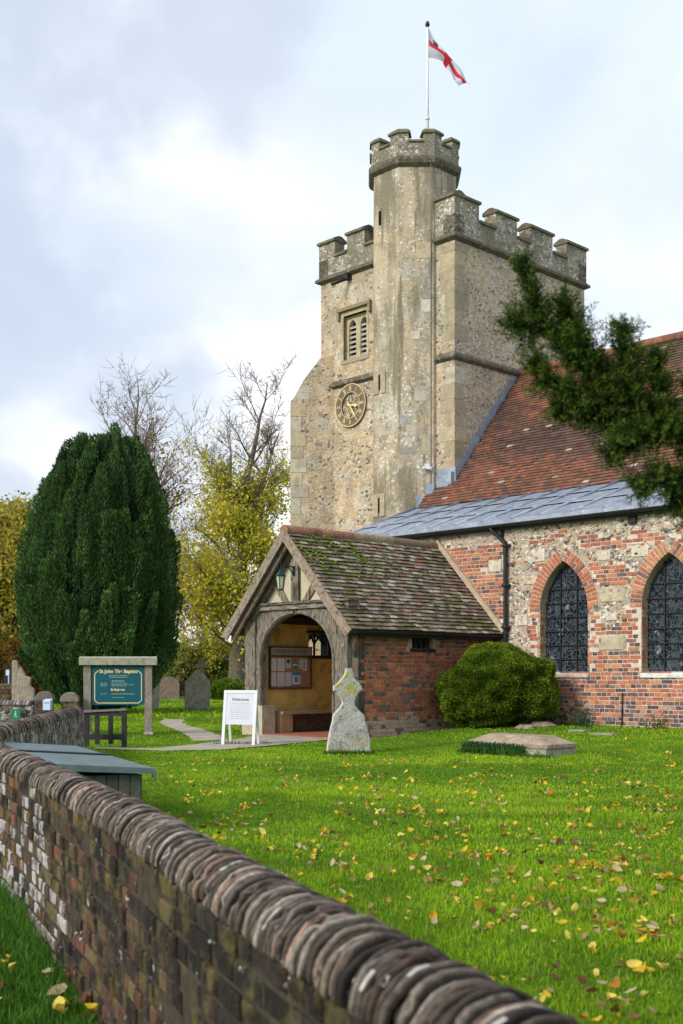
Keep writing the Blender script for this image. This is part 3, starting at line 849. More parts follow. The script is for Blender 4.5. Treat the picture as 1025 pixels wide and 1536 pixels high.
def in_arch(x, z, grow=0):
    for wc in WINS:
        dx = abs(x-wc)
        if z < SILL-grow*0: continue
        hw = HW+grow
        if z <= SP:
            if dx < hw: return True
        else:
            rr = (RISE*RISE+HW*HW)/(2*HW)
            # arc centred at (wc + (rr-HW) on the opposite side)
            cx = wc-(rr-HW) if x > wc else wc+(rr-HW)
            if math.hypot(x-cx, z-SP) < rr+grow: return True
    return False
def is_brick(x, z):
    n = .16*nz(x, z, 0, 2.2)+.07*nz(x, z, 3, 6)
    if z < .02+n*.6: 
        return True
    if x < 4.62+n*.4: 
        return z < 2.62+n*1.3
    if x > 5.28+n*.6 and x < W2+.2:
        for wc in (W1, W2):
            if abs(x-wc) < .555+.36+n*.8 and z < 1.25+n: return True
        if W1+.5 < x < W2-.5 and z < .98+n*1.3 and not (abs(x-7.14) < .17 and .72 < z < 1.08): return True
    if x > W2 and z < 1.0+n: return True
    if nz(x, z, 31, 1.9) > .26 and z < 2.8: return True
    if 6.4 < x < 9 and 2.35 < z+n*1.5 < 2.58+.0*x: return True
    if 5.3 < x < 6.1 and 2.55 < z+n < 2.66: return True
    return False
STONES = [(6.90, 7.39, .44, .69, (.60, .51, .34)), (6.85, 7.42, 1.33, 1.60, (.55, .47, .33)), (4.25, 4.55, 2.05, 2.26, (.70, .64, .53)),
          (5.33, 5.62, 2.18, 2.42, (.70, .65, .55)), (6.95, 7.25, .98, 1.12, (.62, .58, .5)), (6.8, 7.1, 2.1, 2.28, (.68, .6, .48)),
          (4.9, 5.2, .95, 1.15, (.66, .6, .5)), (5.1, 5.45, 1.75, 1.9, (.6, .5, .36)), (7.55, 7.9, 2.12, 2.32, (.62, .54, .42))]
def keep_aisle(x, z, h):
    if in_arch(x, z, .0) or in_arch(x-h, z) or in_arch(x+h, z): return False
    if z > SP-.02 and in_arch(x, z, .265): return False
    if 1.45 < x < 4.2 and z < .8: return False
    for a, b, c_, d, _ in STONES:
        if a-.02 < x+h and x-h < b+.02 and c_-.03 < z < d+.03: return False
    return is_brick(x, z)
def aisle_pal(x, z, hdr):
    k = random.random()
    dk = .34 if hdr else .12
    if z < -.02: dk += .16
    if z < -.55: dk += .1
    if k < dk: return jit(random.choice(BD), .2)
    c = jit(random.choice(BR), .16)
    if z < -.6 and random.random() < .5: c = tuple(v*.5+w_*.5 for v, w_ in zip(c, (.42, .34, .30)))
    return c
mpA = lambda x, o_, z: (x, AW-o_, z)
mb = CB(); random.seed(21)
brick_rows(mb, -.0, 10.2, -1.25, 2.95, mpA, keep_aisle, aisle_pal)
bk = mb
# stone blocks
sbs = []
for a, b, c_, d, colr in STONES:
    sb = CB(); sb.box((a, AW-.014, c_), (b, AW+.05, d), 0, jit(colr, .08)); sbs.append(sb)
sb2 = CB()
# random larger flints and stones standing proud in the rubble
random.seed(9)
for _ in range(900):
    x = random.uniform(4.4, 10); z = random.uniform(-.1, 2.9)
    if is_brick(x, z) or in_arch(x, z, .32) or (1.4 < x < 4.3 and z < 1): continue
    r = random.uniform(.018, .055); rz_ = r*random.uniform(.5, .9)
    cN = jit(random.choice(((.10, .10, .11), (.34, .30, .26), (.62, .57, .50), (.66, .62, .56), (.48, .33, .2), (.42, .15, .08))), .15)
    n_ = 7; ph = random.random()*6
    r0 = [(x+r*math.cos(ph+2*math.pi*i/n_)*random.uniform(.75, 1.1), AW, z+rz_*math.sin(ph+2*math.pi*i/n_)*random.uniform(.75, 1.1)) for i in range(n_)]
    r1 = [(x+(px-x)*.7, AW-.016-random.random()*.012, z+(pz-z)*.7) for px, _, pz in r0]
    sb2.loft([r0, r1], 0, cN, False); sb2.face(r1, 0, cN)
# wall sheet
mb = CB()
holes = [win_outline(wc, SILL, SP, HW, RISE, 12) for wc in WINS]
panel(mb, [(0, -1.25), (12.5, -1.25), (12.5, 2.98), (0, 2.98)], holes, mpA and (lambda a, b: (a, AW, b)), 0, .24, (0, 1, 0), 1, (.44, .34, .23))
mb.face([(0, 0, -1.25), (0, AW, -1.25), (0, AW, 2.98), (0, 0, 3.95)], 0)
mb.face([(12.5, AW, -1.25), (12.5, 2*TN, -1.25), (12.5, 2*TN, ZE), (12.5, TN, ZR), (12.5, 0, ZE), (12.5, AW, 2.98)], 0)
aw = mb.build('aisle_wall', [M['aisle'], M['ashlar']])
# mortar between the bricks (sheet just proud of the flint work, cut to the brick area)
mb = CB(); g = .05
xs = np.arange(0, 10.2, g); zs = np.arange(-1.25, 2.7, g)
for x in xs:
    for z in zs:
        if keep_aisle(x+g/2, z+g/2, g/2) : 
            mb.face([(x, AW-.0035, z), (x+g, AW-.0035, z), (x+g, AW-.0035, z+g), (x, AW-.0035, z+g)], 0)
mb.build('mortar', M['mortar'], aw)
bk.build('brickwork', M['brick'], aw); [sb.build('stone_block', M['ashlar'], aw) for sb in sbs]; sb2.build('flints', M['ashlar'], aw)
# windows
def arch_pts(wc, grow, n):
    rr = (RISE*RISE+HW*HW)/(2*HW); a1 = math.asin(RISE/rr)
    out = []
    return rr, a1
for wi, wc in enumerate(WINS):
    wmb = CB()
    gp = win_outline(wc, SILL+.01, SP, HW-.005, RISE-.01, 14)
    wmb.face([(a, AW+.20, b) for a, b in gp], 0)
    wo = wmb.build('window', M['glass'], CH, 'leaded window partly cut by the right edge' if wi == 1 else None)
    bars = CB()
    for z in [.0+.27*k for k in range(0, 7)]:
        if z < SP: h = HW
        else:
            rr = (RISE*RISE+HW*HW)/(2*HW); h = math.sqrt(max(0, rr*rr-(z-SP)**2))-(rr-HW)
        if z == 0: z = .02
        bars.box((wc-h, AW+.165, z-.009), (wc+h, AW+.185, z+.009))
    for dx in (-.19, .19):
        rr = (RISE*RISE+HW*HW)/(2*HW); cx = (rr-HW)
        top = SP+math.sqrt(rr*rr-(abs(dx)+cx)**2)
        bars.box((wc+dx-.011, AW+.166, .0), (wc+dx+.011, AW+.192, top))
    bars.build('saddle_bar', M['black'], wo)
    sl = CB(); cN = (.55, .50, .43) if wi == 0 else (.72, .72, .70)
    sl.loft([[(xx, AW-.03, -.075), (xx, AW+.22, -.075), (xx, AW+.22, .035), (xx, AW-.0, .012), (xx, AW-.03, -.012)] for xx in (wc-HW-.02, wc+HW+.02)], 0, cN)
    sl.build('sill', M['ashlar'], wo)
    ring = CB(); rr = (RISE*RISE+HW*HW)/(2*HW); a1 = math.asin(RISE/rr)
    nb = int(rr*a1/.076)+1
    for sgn in (1, -1):
        cx = wc-sgn*(rr-HW)
        for k in range(nb):
            aa = a1*k/nb; ab = a1*(k+1)/nb
            parts = [(0.0, .235)] if k % 3 else [(0, .108), (.118, .235)]
            for r0, r1 in parts:
                cN = jit(random.choice(BR[:4]) if random.random() < .93 else BD[2], .12)
                da = .0045/rr
                def pp(r_, a_, o_): return (cx+sgn*(rr+r_)*math.cos(a_), AW-o_, SP+(rr+r_)*math.sin(a_))
                o_ = .018+random.uniform(-.002, .003); c4 = .005
                A = [pp(r0+.004, aa+da, 0), pp(r1, aa+da, 0), pp(r1, ab-da, 0), pp(r0+.004, ab-da, 0)]
                B = [pp(r0+.007, aa+da*2, o_), pp(r1-.003, aa+da*2, o_), pp(r1-.003, ab-da*2, o_), pp(r0+.007, ab-da*2, o_)]
                if sgn < 0: A.reverse(); B.reverse()
                ring.loft([A, B], 0, cN)
        # inner reveal bricks (header faces down the jamb)
        zz = .04
        while zz < SP:
            if sgn < 0:
                xj = wc-HW
                cN = jit(random.choice(((.50, .33, .19), (.52, .42, .30), (.46, .16, .08), (.42, .30, .2))), .12)
                ring.box((xj-.002, AW+.006, zz), (xj+.01, AW+.115, zz+.064), 0, cN)
                ring.box((xj-.002, AW+.125, zz), (xj+.009, AW+.19, zz+.064), 0, jit((.44, .33, .22), .15))
            zz += .0755
    ring.build('brick_arch', M['brick'], wo)
    # mortar behind the voussoirs
    mm = CB(); n_ = 14
    for sgn in (1, -1):
        cx = wc-sgn*(rr-HW)
        for k in range(n_):
            aa, ab = a1*k/n_, a1*(k+1)/n_
            mm.face([(cx+sgn*(rr+r_)*math.cos(a_), AW-.0055, SP+(rr+r_)*math.sin(a_)) for r_, a_ in ((.0, aa), (.245, aa), (.245, ab), (.0, ab))], 0)
    mm.build('arch_mortar', M['mortar'], wo)

# putlog recess and brackets, gutter, downpipe
mb = CB(); mb.box((7.50, AW-.05, 2.72), (7.66, AW+.02, 2.90)); mb.build('timber_end', M['darkwood'])
mb = CB(); mb.box((4.50, AW-.10, 2.72), (4.62, AW+.01, 2.92)); mb.build('bracket', M['darkwood'])
mb = CB()
prof = [(AW-.19+.065*math.cos(R(a)), 2.955+.065*math.sin(R(a))) for a in range(180, 361, 20)]
prof += [(AW-.19+.05*math.cos(R(a)), 2.955+.05*math.sin(R(a))) for a in range(360, 179, -20)]
mb.loft([[(xx, p_, z_-.0) for p_, z_ in prof] for xx in (-.05, NE_)], 0)
mb.box((-.05, AW-.13, 2.86), (NE_, AW-.02, 2.935))
gu = mb.build('gutter', M['black'])
mb = CB(); px = 4.71
mb.tube([(px-.28, AW-.19, 2.92), (px-.26, AW-.17, 2.84), (px-.05, AW-.10, 2.66), (px, AW-.08, 2.56), (px+.005, AW-.075, 2.0), (px, AW-.075, .9), (px, AW-.075, -.9)], .042, 10)
for z in (2.54, 1.75, .92, .1): mb.tube([(px, AW-.075, z-.035), (px, AW-.075, z+.035)], .058, 10); mb.box((px-.09, AW-.09, z-.02), (px+.09, AW-.01, z+.02))
mb.build('downpipe', M['black'])
mb = CB(); mb.tube([(7.36, AW-.03, -1.1), (7.37, AW-.03, -.35)], .012, 6); mb.build('cable', M['black'])

# ------------------------------------------------------------------ porch (part of the church)
PE, PW, PF = 4.27, 1.39, -6.56
RE, RW, RF = 4.58, 1.08, -6.81; RX = 2.83; PZ = 2.69; EZ = .80
# roof tiles
def porch_pal(x, s):
    k = random.random(); t = nz(x, s, 5, .9)+.5*nz(x, s, 1, 3)
    top = sstep(1.4, 2.6, s)*sstep(3.6, .6, x)
    if k < .10: return jit((.42, .40, .33), .2)
    if k < .20 and t < .1: return jit((.28, .13, .08), .2)
    if t+top*.5 > .30 and random.random() < .5: return jit((.11, .12, .03), .3)
    return jit(random.choice(((.21, .15, .10), (.17, .13, .10), (.27, .20, .145), (.13, .10, .075), (.30, .26, .21))), .25)
sE = Vector((RX-RE, 0, PZ-EZ)); PSL = sE.length; sE.normalize(); nE = Vector((-sE.z*-1, 0, -sE.x))  # outward east normal
nE = Vector((sE.z, 0, -sE.x))
mb = CB(); random.seed(31)
tile_field(mb, Vector((RE+.03, RF, EZ-.03)), Vector((0, 1, 0)), sE, nE, AW-RF, PSL+.02, porch_pal, jz=.014, tilt=.13)
sW = Vector((RX-RW, 0, PZ-EZ)).normalized(); nW = Vector((-sW.z, 0, sW.x))
tile_field(mb, Vector((RW-.03, RF, EZ-.03)), Vector((0, 1, 0)), sW, nW, AW-RF, PSL+.02, porch_pal, jz=.014, tilt=.13)
for (a, nn) in ((RE, nE), (RW, nW)):
    b0 = [Vector((a, RF+.01, EZ-.02)), Vector((a, AW, EZ-.02)), Vector((RX, AW, PZ-.02)), Vector((RX, RF+.01, PZ-.02))]
    lo = [p-nn*.05 for p in b0]
    mb.loft([[tuple(p) for p in lo], [tuple(p) for p in b0]], 0, (.10, .07, .05))
pr = mb.build('porch_roof', M['tile_moss'])
mb = CB(); y = RF-.01; i = 0
while y < AW:
    y1 = min(y+.29, AW)
    cN = jit((.32, .165, .10) if i < 6 else random.choice(((.30, .19, .12), (.26, .2, .13))), .2)
    mb.loft([[(RX+.11*math.cos(R(a)), yy, PZ-.035+(.105+random.uniform(0, .006))*math.sin(R(a))) for a in range(-25, 206, 23)] for yy in (y+.004, y1-.004)], 0, cN)
    y = y1; i += 1
mb.build('ridge_tile', M['tile'], pr)
# moss cushions on the porch roof near the ridge
random.seed(12); mb = CB()
for _ in range(260):
    s = PSL-abs(random.gauss(0, .75)); yy = RF+abs(random.gauss(0, 1.7))
    if s < .3 or yy > AW-.2: continue
    if nz(yy, s, 9, 1.3) < -.12: continue
    p = Vector((RE, yy, EZ))+sE*s+nE*.035; r = random.uniform(.012, .034)
    cN = jit(random.choice(((.11, .17, .02), (.17, .24, .02), (.10, .14, .02))), .25)
    n_ = 6
    ta = Vector((0, 1, 0)); tb = sE
    r0 = [tuple(p+ta*math.cos(2*math.pi*i/n_)*r*1.4+tb*math.sin(2*math.pi*i/n_)*r) for i in range(n_)]
    r1 = [tuple(p+nE*r*.5+(ta*math.cos(2*math.pi*i/n_)*1.4+tb*math.sin(2*math.pi*i/n_))*r*.6) for i in range(n_)]
    mb.loft([r0, r1], 0, cN, False, True); mb.face(r1, 0, cN, True)
mb.build('moss', attr_mat('moss', .95, .4, 40, .6), pr)
# eaves gutter of the porch
mb = CB(); prof = [(RE+.05+.055*math.cos(R(a)), EZ-.05+.055*math.sin(R(a))) for a in range(180, 361, 20)]+[(RE+.05+.042*math.cos(R(a)), EZ-.05+.042*math.sin(R(a))) for a in range(360, 179, -20)]
mb.loft([[(p_, yy, z_) for p_, z_ in prof] for yy in (RF+.05, AW-.1)], 0)
mb.box((RE-.10, RF+.15, EZ-.14), (RE-.02, AW-.05, EZ-.06))
mb.build('gutter', M['black'], pr)
# raking mortar fillet on the aisle wall
mb = CB()
for a in (RE, RW):
    d = Vector((RX-a, 0, PZ-EZ)); u_ = d.normalized(); nn = nE if a == RE else nW
    p0 = Vector((a, 0, EZ))-u_*.02; p1 = Vector((RX, 0, PZ))+u_*.03
    q4 = [p0+nn*.03, p1+nn*.03, p1+nn*.13, p0+nn*.13]
    mb.loft([[(p.x, AW-.07, p.z) for p in q4], [(p.x, AW+.01, p.z) for p in q4]], 0, (.52, .42, .30))
mb.build('mortar_fillet', M['ashlar'], pr)
# barge boards
MBARGE = attr_mat('oak_board', .88, .6, 14, .9, .02, stains=(((.05, .04, .03), 9, .58, .07, .8), ((.46, .42, .38), 15, .60, .06, .5)))
for a, nn in ((RE, nE), (RW, nW)):
    u_ = Vector((RX-a, 0, PZ-EZ)).normalized()
    for (yy0, yy1, h0, h1, ext) in ((RF-.035, RF-.003, -.16, .015, .06), (RF+.07, RF+.13, -.22, -.055, -.02)):
        mb = CB(); p0 = Vector((a, 0, EZ))-u_*ext; p1 = Vector((RX, 0, PZ))
        prof = []
        t1 = 1.0
        for h in (h0, h1):
            # mitre at the apex: line meets x = RX
            base = p0+nn*h
            k = (RX-base.x)/u_.x
            prof.append((base, base+u_*k))
        q4 = [prof[0][0], prof[0][1], prof[1][1], prof[1][0]]
        cN = jit((.30, .235, .185), .1)
        mb.loft([[(p.x, yy0, p.z) for p in q4], [(p.x, yy1, p.z) for p in q4]], 0, cN); mb.build('barge_board', MBARGE, pr)
# timber front: arched frame
random.seed(14)
L2e = lambda L_: PE-L_
wO, wI0, wI1 = 2.88, .43, 2.43
def front_outline():
    out = [(PE-wO, -1.22), (PE-wI1, -1.22), (PE-wI1, .25)]
    for k in range(1, 17):
        a = math.pi-math.pi*k/17
        out.append(((PE-(wI0+wI1)/2)+1.0*math.cos(a), .25+.86*math.sin(a)))
    out += [(PE-wI0, .25), (PE-wI0, -1.22), (PE, -1.22), (PE, 1.22), (PE-wO, 1.22)]
    return out
fo = front_outline()
# posts
for x0, x1 in ((PE-.30, PE), (PE-wO, PE-wO+.30)):
    p = CB(); rings = []
    n_ = 9
    zb = -.62 if x0 < 3 else -1.24
    for k in range(n_+1):
        z = zb+(1.22-zb)*k/n_; j = lambda: random.uniform(-.012, .012)
        rings.append([(x0+j(), PF+j(), z), (x1+j(), PF+j(), z), (x1+j(), PF+.26+j(), z), (x0+j(), PF+.26+j(), z)])
    p.loft(rings, 0, (.24, .205, .165)); p.build('post', M['timber'])
# stone plinth under the west post and low wall
p = CB()
p.box((PE-wO-.06, PF-.03, -1.24), (PE-wI1+.10, PF+.30, -.621), 0, (.52, .44, .32)); p.build('plinth', M['ashlar'])
# arch braces: the part between posts
p = CB()
cx = PE-(wI0+wI1)/2
for sgn in (1, -1):
    inn = []; out_ = []
    for k in range(0, 15):
        a = math.pi/2*k/14
        wob = .012*nz(a, sgn, 0, 3)
        inn.append((cx+sgn*(1.0+wob)*math.cos(a), .25+(.86+wob)*math.sin(a)))
        X = 1.14-.0*a
        out_.append((cx+sgn*X, .25+(.975)*k/14) if k < 14 else (cx, 1.225))
    inn = [(cx+sgn*1.0, -1.22), (cx+sgn*1.0, -.5)]+inn; out_ = [(cx+sgn*1.14, -1.22), (cx+sgn*1.14, -.5)]+out_
    # outer follows the square between post and beam
    out_ = []
    for (x, z) in inn:
        if z < .62: out_.append((cx+sgn*1.141, z))
        else: out_.append((x+ (sgn*1.141+cx-x)*sstep(1.25, .55, z), z+(1.2-z)*sstep(.5, 1.1, z)))
    for i in range(len(inn)-1):
        a, b, c_, d = inn[i], inn[i+1], out_[i+1], out_[i]
        q4 = [a, d, c_, b] if sgn > 0 else [a, b, c_, d]
        p.loft([[(x, PF-.005+.004*sgn, z) for x, z in q4], [(x, PF+.13, z) for x, z in q4]][::-1] if False else [[(x, PF+.03, z) for x, z in q4], [(x, PF+.17, z) for x, z in q4]], 0, jit((.25, .21, .165), .05))
    # roll moulding on the arch edge
    p.tube([(x+sgn*.035, PF+.025, z+.03*sstep(.3, 1, z)) for x, z in inn], .028, 6, 0, (.28, .24, .19))
# spandrel fill
for sgn in (1, -1):
    poly = [(cx+sgn*1.141, .55)]
    for k in range(4, 15):
        a = math.pi/2*k/14; poly.append((cx+sgn*1.03*math.cos(a), .28+.86*math.sin(a)))
    poly += [(cx, 1.215), (cx+sgn*1.141, 1.215)]
    if sgn < 0: poly.reverse()
    p.loft([[(x, PF+.05, z) for x, z in poly], [(x, PF+.15, z) for x, z in poly]], 0, (.22, .185, .15))
p.build('arch_brace', M['timber'])
p = CB()
p.box((PE-wO-.04, PF-.02, 1.205), (PE+.04, PF+.24, 1.30), 0, (.27, .23, .19)); p.box((PE-wO-.10, PF-.06, 1.301), (PE+.08, PF+.22, 1.345), 0, (.19, .165, .14))
p.build('tie_beam', M['timber_h'])
# gable panel and its timbers
p = CB(); gi = .12
gl_ = lambda x: PZ-.10-(abs(x-RX))*(PZ-EZ)/(RE-RX)
pts = [(PE-wO+.2, 1.346), (PE-.2, 1.346), (PE-.2, gl_(PE-.2)), (RX, gl_(RX)), (PE-wO+.2, gl_(PE-wO+.2))]
pts = [(RX-1.05, 1.346), (RX+1.05, 1.346), (RX, gl_(RX)-.02)]
p.loft([[(x, PF+.08, z) for x, z in pts], [(x, PF+.16, z) for x, z in pts]], 0); p.build('gable_plaster', M['cream'])
p = CB()
p.box((RX-.13, PF+.035, 1.347), (RX+.07, PF+.14, 2.42), 0, (.36, .30, .245)); p.box((RX+.071, PF+.06, 1.347), (RX+.10, PF+.13, 2.40), 0, (.07, .055, .045)); p.build('king_post', M['timber'])
for sgn in (1, -1):
    p = CB()
    a = Vector((RX+sgn*.20-.02, 0, 1.347)); b = Vector((RX+sgn*.62, 0, 1.92)); w_ = Vector((.16*sgn, 0, -.0))
    q4 = [a, a+w_, b+w_*.9+Vector((0, 0, -.12)), b]
    if sgn < 0: q4.reverse()
    p.loft([[(v.x, PF+.045, v.z) for v in q4], [(v.x, PF+.13, v.z) for v in q4]], 0, jit((.32, .26, .2), .1)); p.build('strut', M['timber']); p = CB()
    # rafters against the gable
    u_ = Vector((-sgn*(RE-RX), 0, PZ-EZ)).normalized(); nn = nE if sgn > 0 else nW
    p0 = Vector((RE if sgn > 0 else RW, 0, EZ))
    prof = []
    for h in (-.26, -.09):
        base = p0+nn*h; k = (RX-base.x)/u_.x; prof.append((base+u_*.25, base+u_*k))
    q4 = [prof[0][0], prof[0][1], prof[1][1], prof[1][0]]
    p.loft([[(v.x, PF-.01, v.z) for v in q4], [(v.x, PF+.12, v.z) for v in q4]], 0, (.24, .2, .165)); p.build('rafter', M['timber'])
# side walls
mpE = lambda y, o_, z: (PE+o_, y, z)
hE = [(-4.87, .47), (-4.27, .47), (-4.27, .76), (-4.87, .76)]
p = CB()
panel(p, [(PF+.12, -1.25), (AW, -1.25), (AW, .97), (PF+.12, .97)], [hE], lambda a, b: (PE, a, b), 0, .2, (-1, 0, 0), 0)
panel(p, [(PF+.2, -1.25), (AW, -1.25), (AW, .97), (PF+.2, .97)], [hE], lambda a, b: (PE-.2, a, b), 1)
p.face([(PE, PF+.12, -1.25), (PE-.2, PF+.12, -1.25), (PE-.2, PF+.12, .97), (PE, PF+.12, .97)], 0)
p.face([(PE-.2, PF+.12, .97), (PE, PF+.12, .97), (PE, AW, .97), (PE-.2, AW, .97)], 0)
psw = p.build('porch_side_wall', [M['mortar_red'], M['ochre']])
random.seed(17)
def porch_bpal(x, z, hdr):
    k = random.random()
    if k < (.22 if hdr else .10): return jit((.13, .10, .10), .25)
    c = jit(random.choice(((.44, .14, .07), (.38, .12, .065), (.48, .19, .10), (.32, .12, .08))), .18)
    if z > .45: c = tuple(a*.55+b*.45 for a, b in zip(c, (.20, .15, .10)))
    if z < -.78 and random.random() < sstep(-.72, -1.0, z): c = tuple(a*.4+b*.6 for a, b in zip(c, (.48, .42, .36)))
    return c
p = CB()
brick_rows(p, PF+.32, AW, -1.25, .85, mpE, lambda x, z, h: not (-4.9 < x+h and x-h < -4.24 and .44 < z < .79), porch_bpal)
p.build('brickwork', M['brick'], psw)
p = CB(); p.box((PE-.14, -4.87, .47), (PE-.1, -4.27, .76), 0, (.03, .025, .02))
for y in (-4.72, -4.57, -4.42): p.box((PE-.09, y-.03, .47), (PE-.04, y+.03, .76), 0, (.06, .045, .035))
p.box((PE-.08, -4.93, .40), (PE+.016, -4.21, .468), 0, (.05, .04, .03)); p.box((PE-.08, -4.93, .765), (PE+.016, -4.21, .83), 0, (.05, .04, .03))
p.build('side_window', M['timber_h'], psw)
# dark corner post on the flank
p = CB(); p.box((PE-.05, PF+.262, -1.24), (PE+.012, PF+.42, .97), 0, (.10, .085, .075)); p.build('post', M['timber'])
# west wall with its small window
hW = [(-5.06, .37), (-4.54, .37), (-4.54, .82), (-5.06, .82)]
p = CB()
panel(p, [(PF+.12, -1.25), (AW, -1.25), (AW, 1.0), (PF+.12, 1.0)], [hW], lambda a, b: (PW+.2, a, b), 1, .2, (-1, 0, 0), 2)
panel(p, [(PF+.12, -1.25), (AW, -1.25), (AW, 1.0), (PF+.12, 1.0)], [hW], lambda a, b: (PW, a, b), 0)
p.face([(PW, PF+.12, -1.25), (PW+.2, PF+.12, -1.25), (PW+.2, PF+.12, 1.0), (PW, PF+.12, 1.0)], 0)
p.build('porch_side_wall', [M['mortar_red'], M['ochre'], M['darkwood']])
p = CB()
p.box((PW+.19, -5.12, .30), (PW+.24, -4.48, .368)); p.box((PW+.19, -5.12, .822), (PW+.24, -4.48, .87))
p.box((PW+.19, -4.53, .30), (PW+.24, -4.43, .87)); p.box((PW+.08, -4.83, .37), (PW+.11, -4.79, .82))
p.tube([(PW+.1, -5.05, .6), (PW+.1, -4.9, .75), (PW+.1, -4.81, .6), (PW+.1, -4.7, .75), (PW+.1, -4.55, .6)], .03, 6)
p.build('side_window', M['darkwood'])
# back wall, ceiling timbers and floor
p = CB()
p.face([(PW+.2, AW-.02, -1.2), (PE-.2, AW-.02, -1.2), (PE-.2, AW-.02, 1.1), (RX, AW-.02, 2.5), (PW+.2, AW-.02, 1.1)], 0)
p.build('inner_wall', M['ochre'])
p = CB(); p.box((PW+.2, PF+.3, .98), (PW+.34, AW-.02, 1.12), 0, (.09, .07, .055)); p.box((PE-.34, PF+.3, .98), (PE-.2, AW-.02, 1.12), 0, (.09, .07, .055))
for y in (PF+1.3, PF+2.6): p.box((PW, y, 1.0), (PE, y+.16, 1.18), 0, (.08, .065, .05))
p.build('wall_plate', M['timber_h'])
p = CB(); p.box((PW+.05, PF-.02, -1.25), (PE-.05, AW, -1.165), 0, (.40, .14, .09)); p.build('porch_floor', M['brick'])

# --- things in and around the porch
def frame_at(e, n, z):
    p = O+EV*e+NV*n
    return Vector((p.x, p.y, ZC+z))
RZ = math.atan2(EV.y, EV.x)
def thing(name, e, n, z, label, cat, rz=0, group=None):
    return empty(name, frame_at(e, n, z), RZ+rz, label, cat, group)
# bench along the west wall (local: x east, y north)
t = thing('bench', PW+.2, PF+.45, -1.163, 'low stone bench built along the ochre wall inside the porch', 'bench')
p = MB(); p.box((.003, 0, .36), (.40, 2.9, .42), 0, (.40, .33, .22)); p.build('seat', M['ashlar'], t)
for ya, yb in ((0, .30), (1.75, 1.98)):
    p = MB(); p.box((.003, ya, .002), (.36, yb, .358), 0, (.50, .33, .20)); p.build('support', M['ashlar'], t)
p = MB(); p.box((.003, .31, .002), (.12, 2.9, .358), 0, (.22, .18, .14)); p.build('back_panel', M['timber_h'], t)
# notice board
def text_mesh(name, body, size, mat, parent, loc, rot, ext=.002, align='CENTER', bold=0):
    cu = bpy.data.curves.new(name, 'FONT'); cu.body = body; cu.size = size; cu.extrude = ext
    cu.align_x = align; cu.align_y = 'CENTER'; cu.offset = bold
    ob = bpy.data.objects.new(name, cu); col.objects.link(ob)
    dg = bpy.context.evaluated_depsgraph_get(); dg.update()
    me = bpy.data.meshes.new_from_object(ob.evaluated_get(dg))
    bpy.data.objects.remove(ob); bpy.data.curves.remove(cu)
    me.materials.clear(); me.materials.append(mat)
    o = bpy.data.objects.new(name, me); col.objects.link(o); o.parent = parent
    o.location = loc; o.rotation_euler = rot
    return o
t = thing('notice_board', PW+.203, PF+.12+.30, -.31, 'wooden church notice board with pinned papers hung on the ochre porch wall', 'notice board')
BWd, BHt = 1.12, .82
p = MB(); p.box((0, .03, .03), (.03, BWd-.03, BHt-.17), 0, (.42, .24, .12)); p.build('cork', M['attr'], t)
p = MB()
for a, b, c_, d in ((0, BWd, -.0, .03), (0, BWd, BHt-.0, BHt+.03), (0, BWd, BHt-.18, BHt-.15)): p.box((0, a, c_), (.06, b, d), 0, (.13, .075, .04))
for a in (0, BWd-.03): p.box((0, a, .031), (.06, a+.03, BHt-.181), 0, (.13, .075, .04)); p.box((0, a, BHt-.149), (.06, a+.03, BHt-.001), 0, (.13, .075, .04))
p.build('frame', M['greywood'], t)
p = MB(); p.box((0, .031, BHt-.149), (.045, BWd-.031, BHt-.001), 0, (.42, .40, .30)); p.build('header', M['attr'], t)
text_mesh('lettering', 'CHURCH NOTICES', .105, simple('black_lettering', (.03, .03, .03), .6, 0, 5, 0), t, (.047, BWd/2, BHt-.075), (R(90), 0, R(90)), .001)
papers = [(.05, .19, .36, .61, (.72, .72, .74)), (.22, .40, .36, .61, (.78, .76, .80)), (.43, .57, .42, .61, (.70, .70, .68)), (.78, .88, .40, .60, (.74, .72, .70)), (.90, 1.0, .36, .60, (.8, .8, .8)),
          (.05, .18, .06, .33, (.66, .68, .72)), (.21, .40, .05, .33, (.70, .67, .62)), (.43, .58, .06, .33, (.68, .66, .80)), (.61, .82, .06, .33, (.70, .74, .84))]
for i, (a, b, c_, d, cN) in enumerate(papers):
    p = MB(); p.box((.031, a, c_), (.034, b, d), 0, cN)
    if i == 2: p.box((.0345, a+.03, d-.10), (.0352, b-.03, d-.02), 0, (.08, .09, .12))
    if i in (3, 4):
        for k in range(3): p.box((.0345, a+.01, d-.05-.07*k), (.0352, a+.045, d-.015-.07*k), 0, (.12, .12, .13))
    if i not in (3, 8):
        for k in range(6): p.box((.0345, a+.02, c_+.02+.028*k), (.0350, b-.02-random.random()*.03, c_+.026+.028*k), 0, (.4, .4, .42))
    if i == 6: p.box((.0353, a+.02, c_+.02), (.036, b-.02, c_+.04), 0, (.25, .55, .6))
    if i == 8: p.box((.0345, a, d-.06), (.0352, b, d), 0, (.05, .28, .62)); p.box((.0345, a, c_), (.0352, b, c_+.03), 0, (.08, .20, .55)); p.box((.0345, a+.05, c_+.07), (.0352, b-.05, d-.09), 0, (.26, .28, .38))
    p.build('paper', M['paper'], t)
p = MB(); p.box((.031, .62, .40), (.036, .74, .46), 0, (.0, .30, .36)); p.box((.031, .62, .461), (.036, .74, .50), 0, (.7, .75, .7)); p.box((.031, .62, .501), (.036, .74, .53), 0, (.02, .30, .30)); p.build('paper', M['paper'], t)

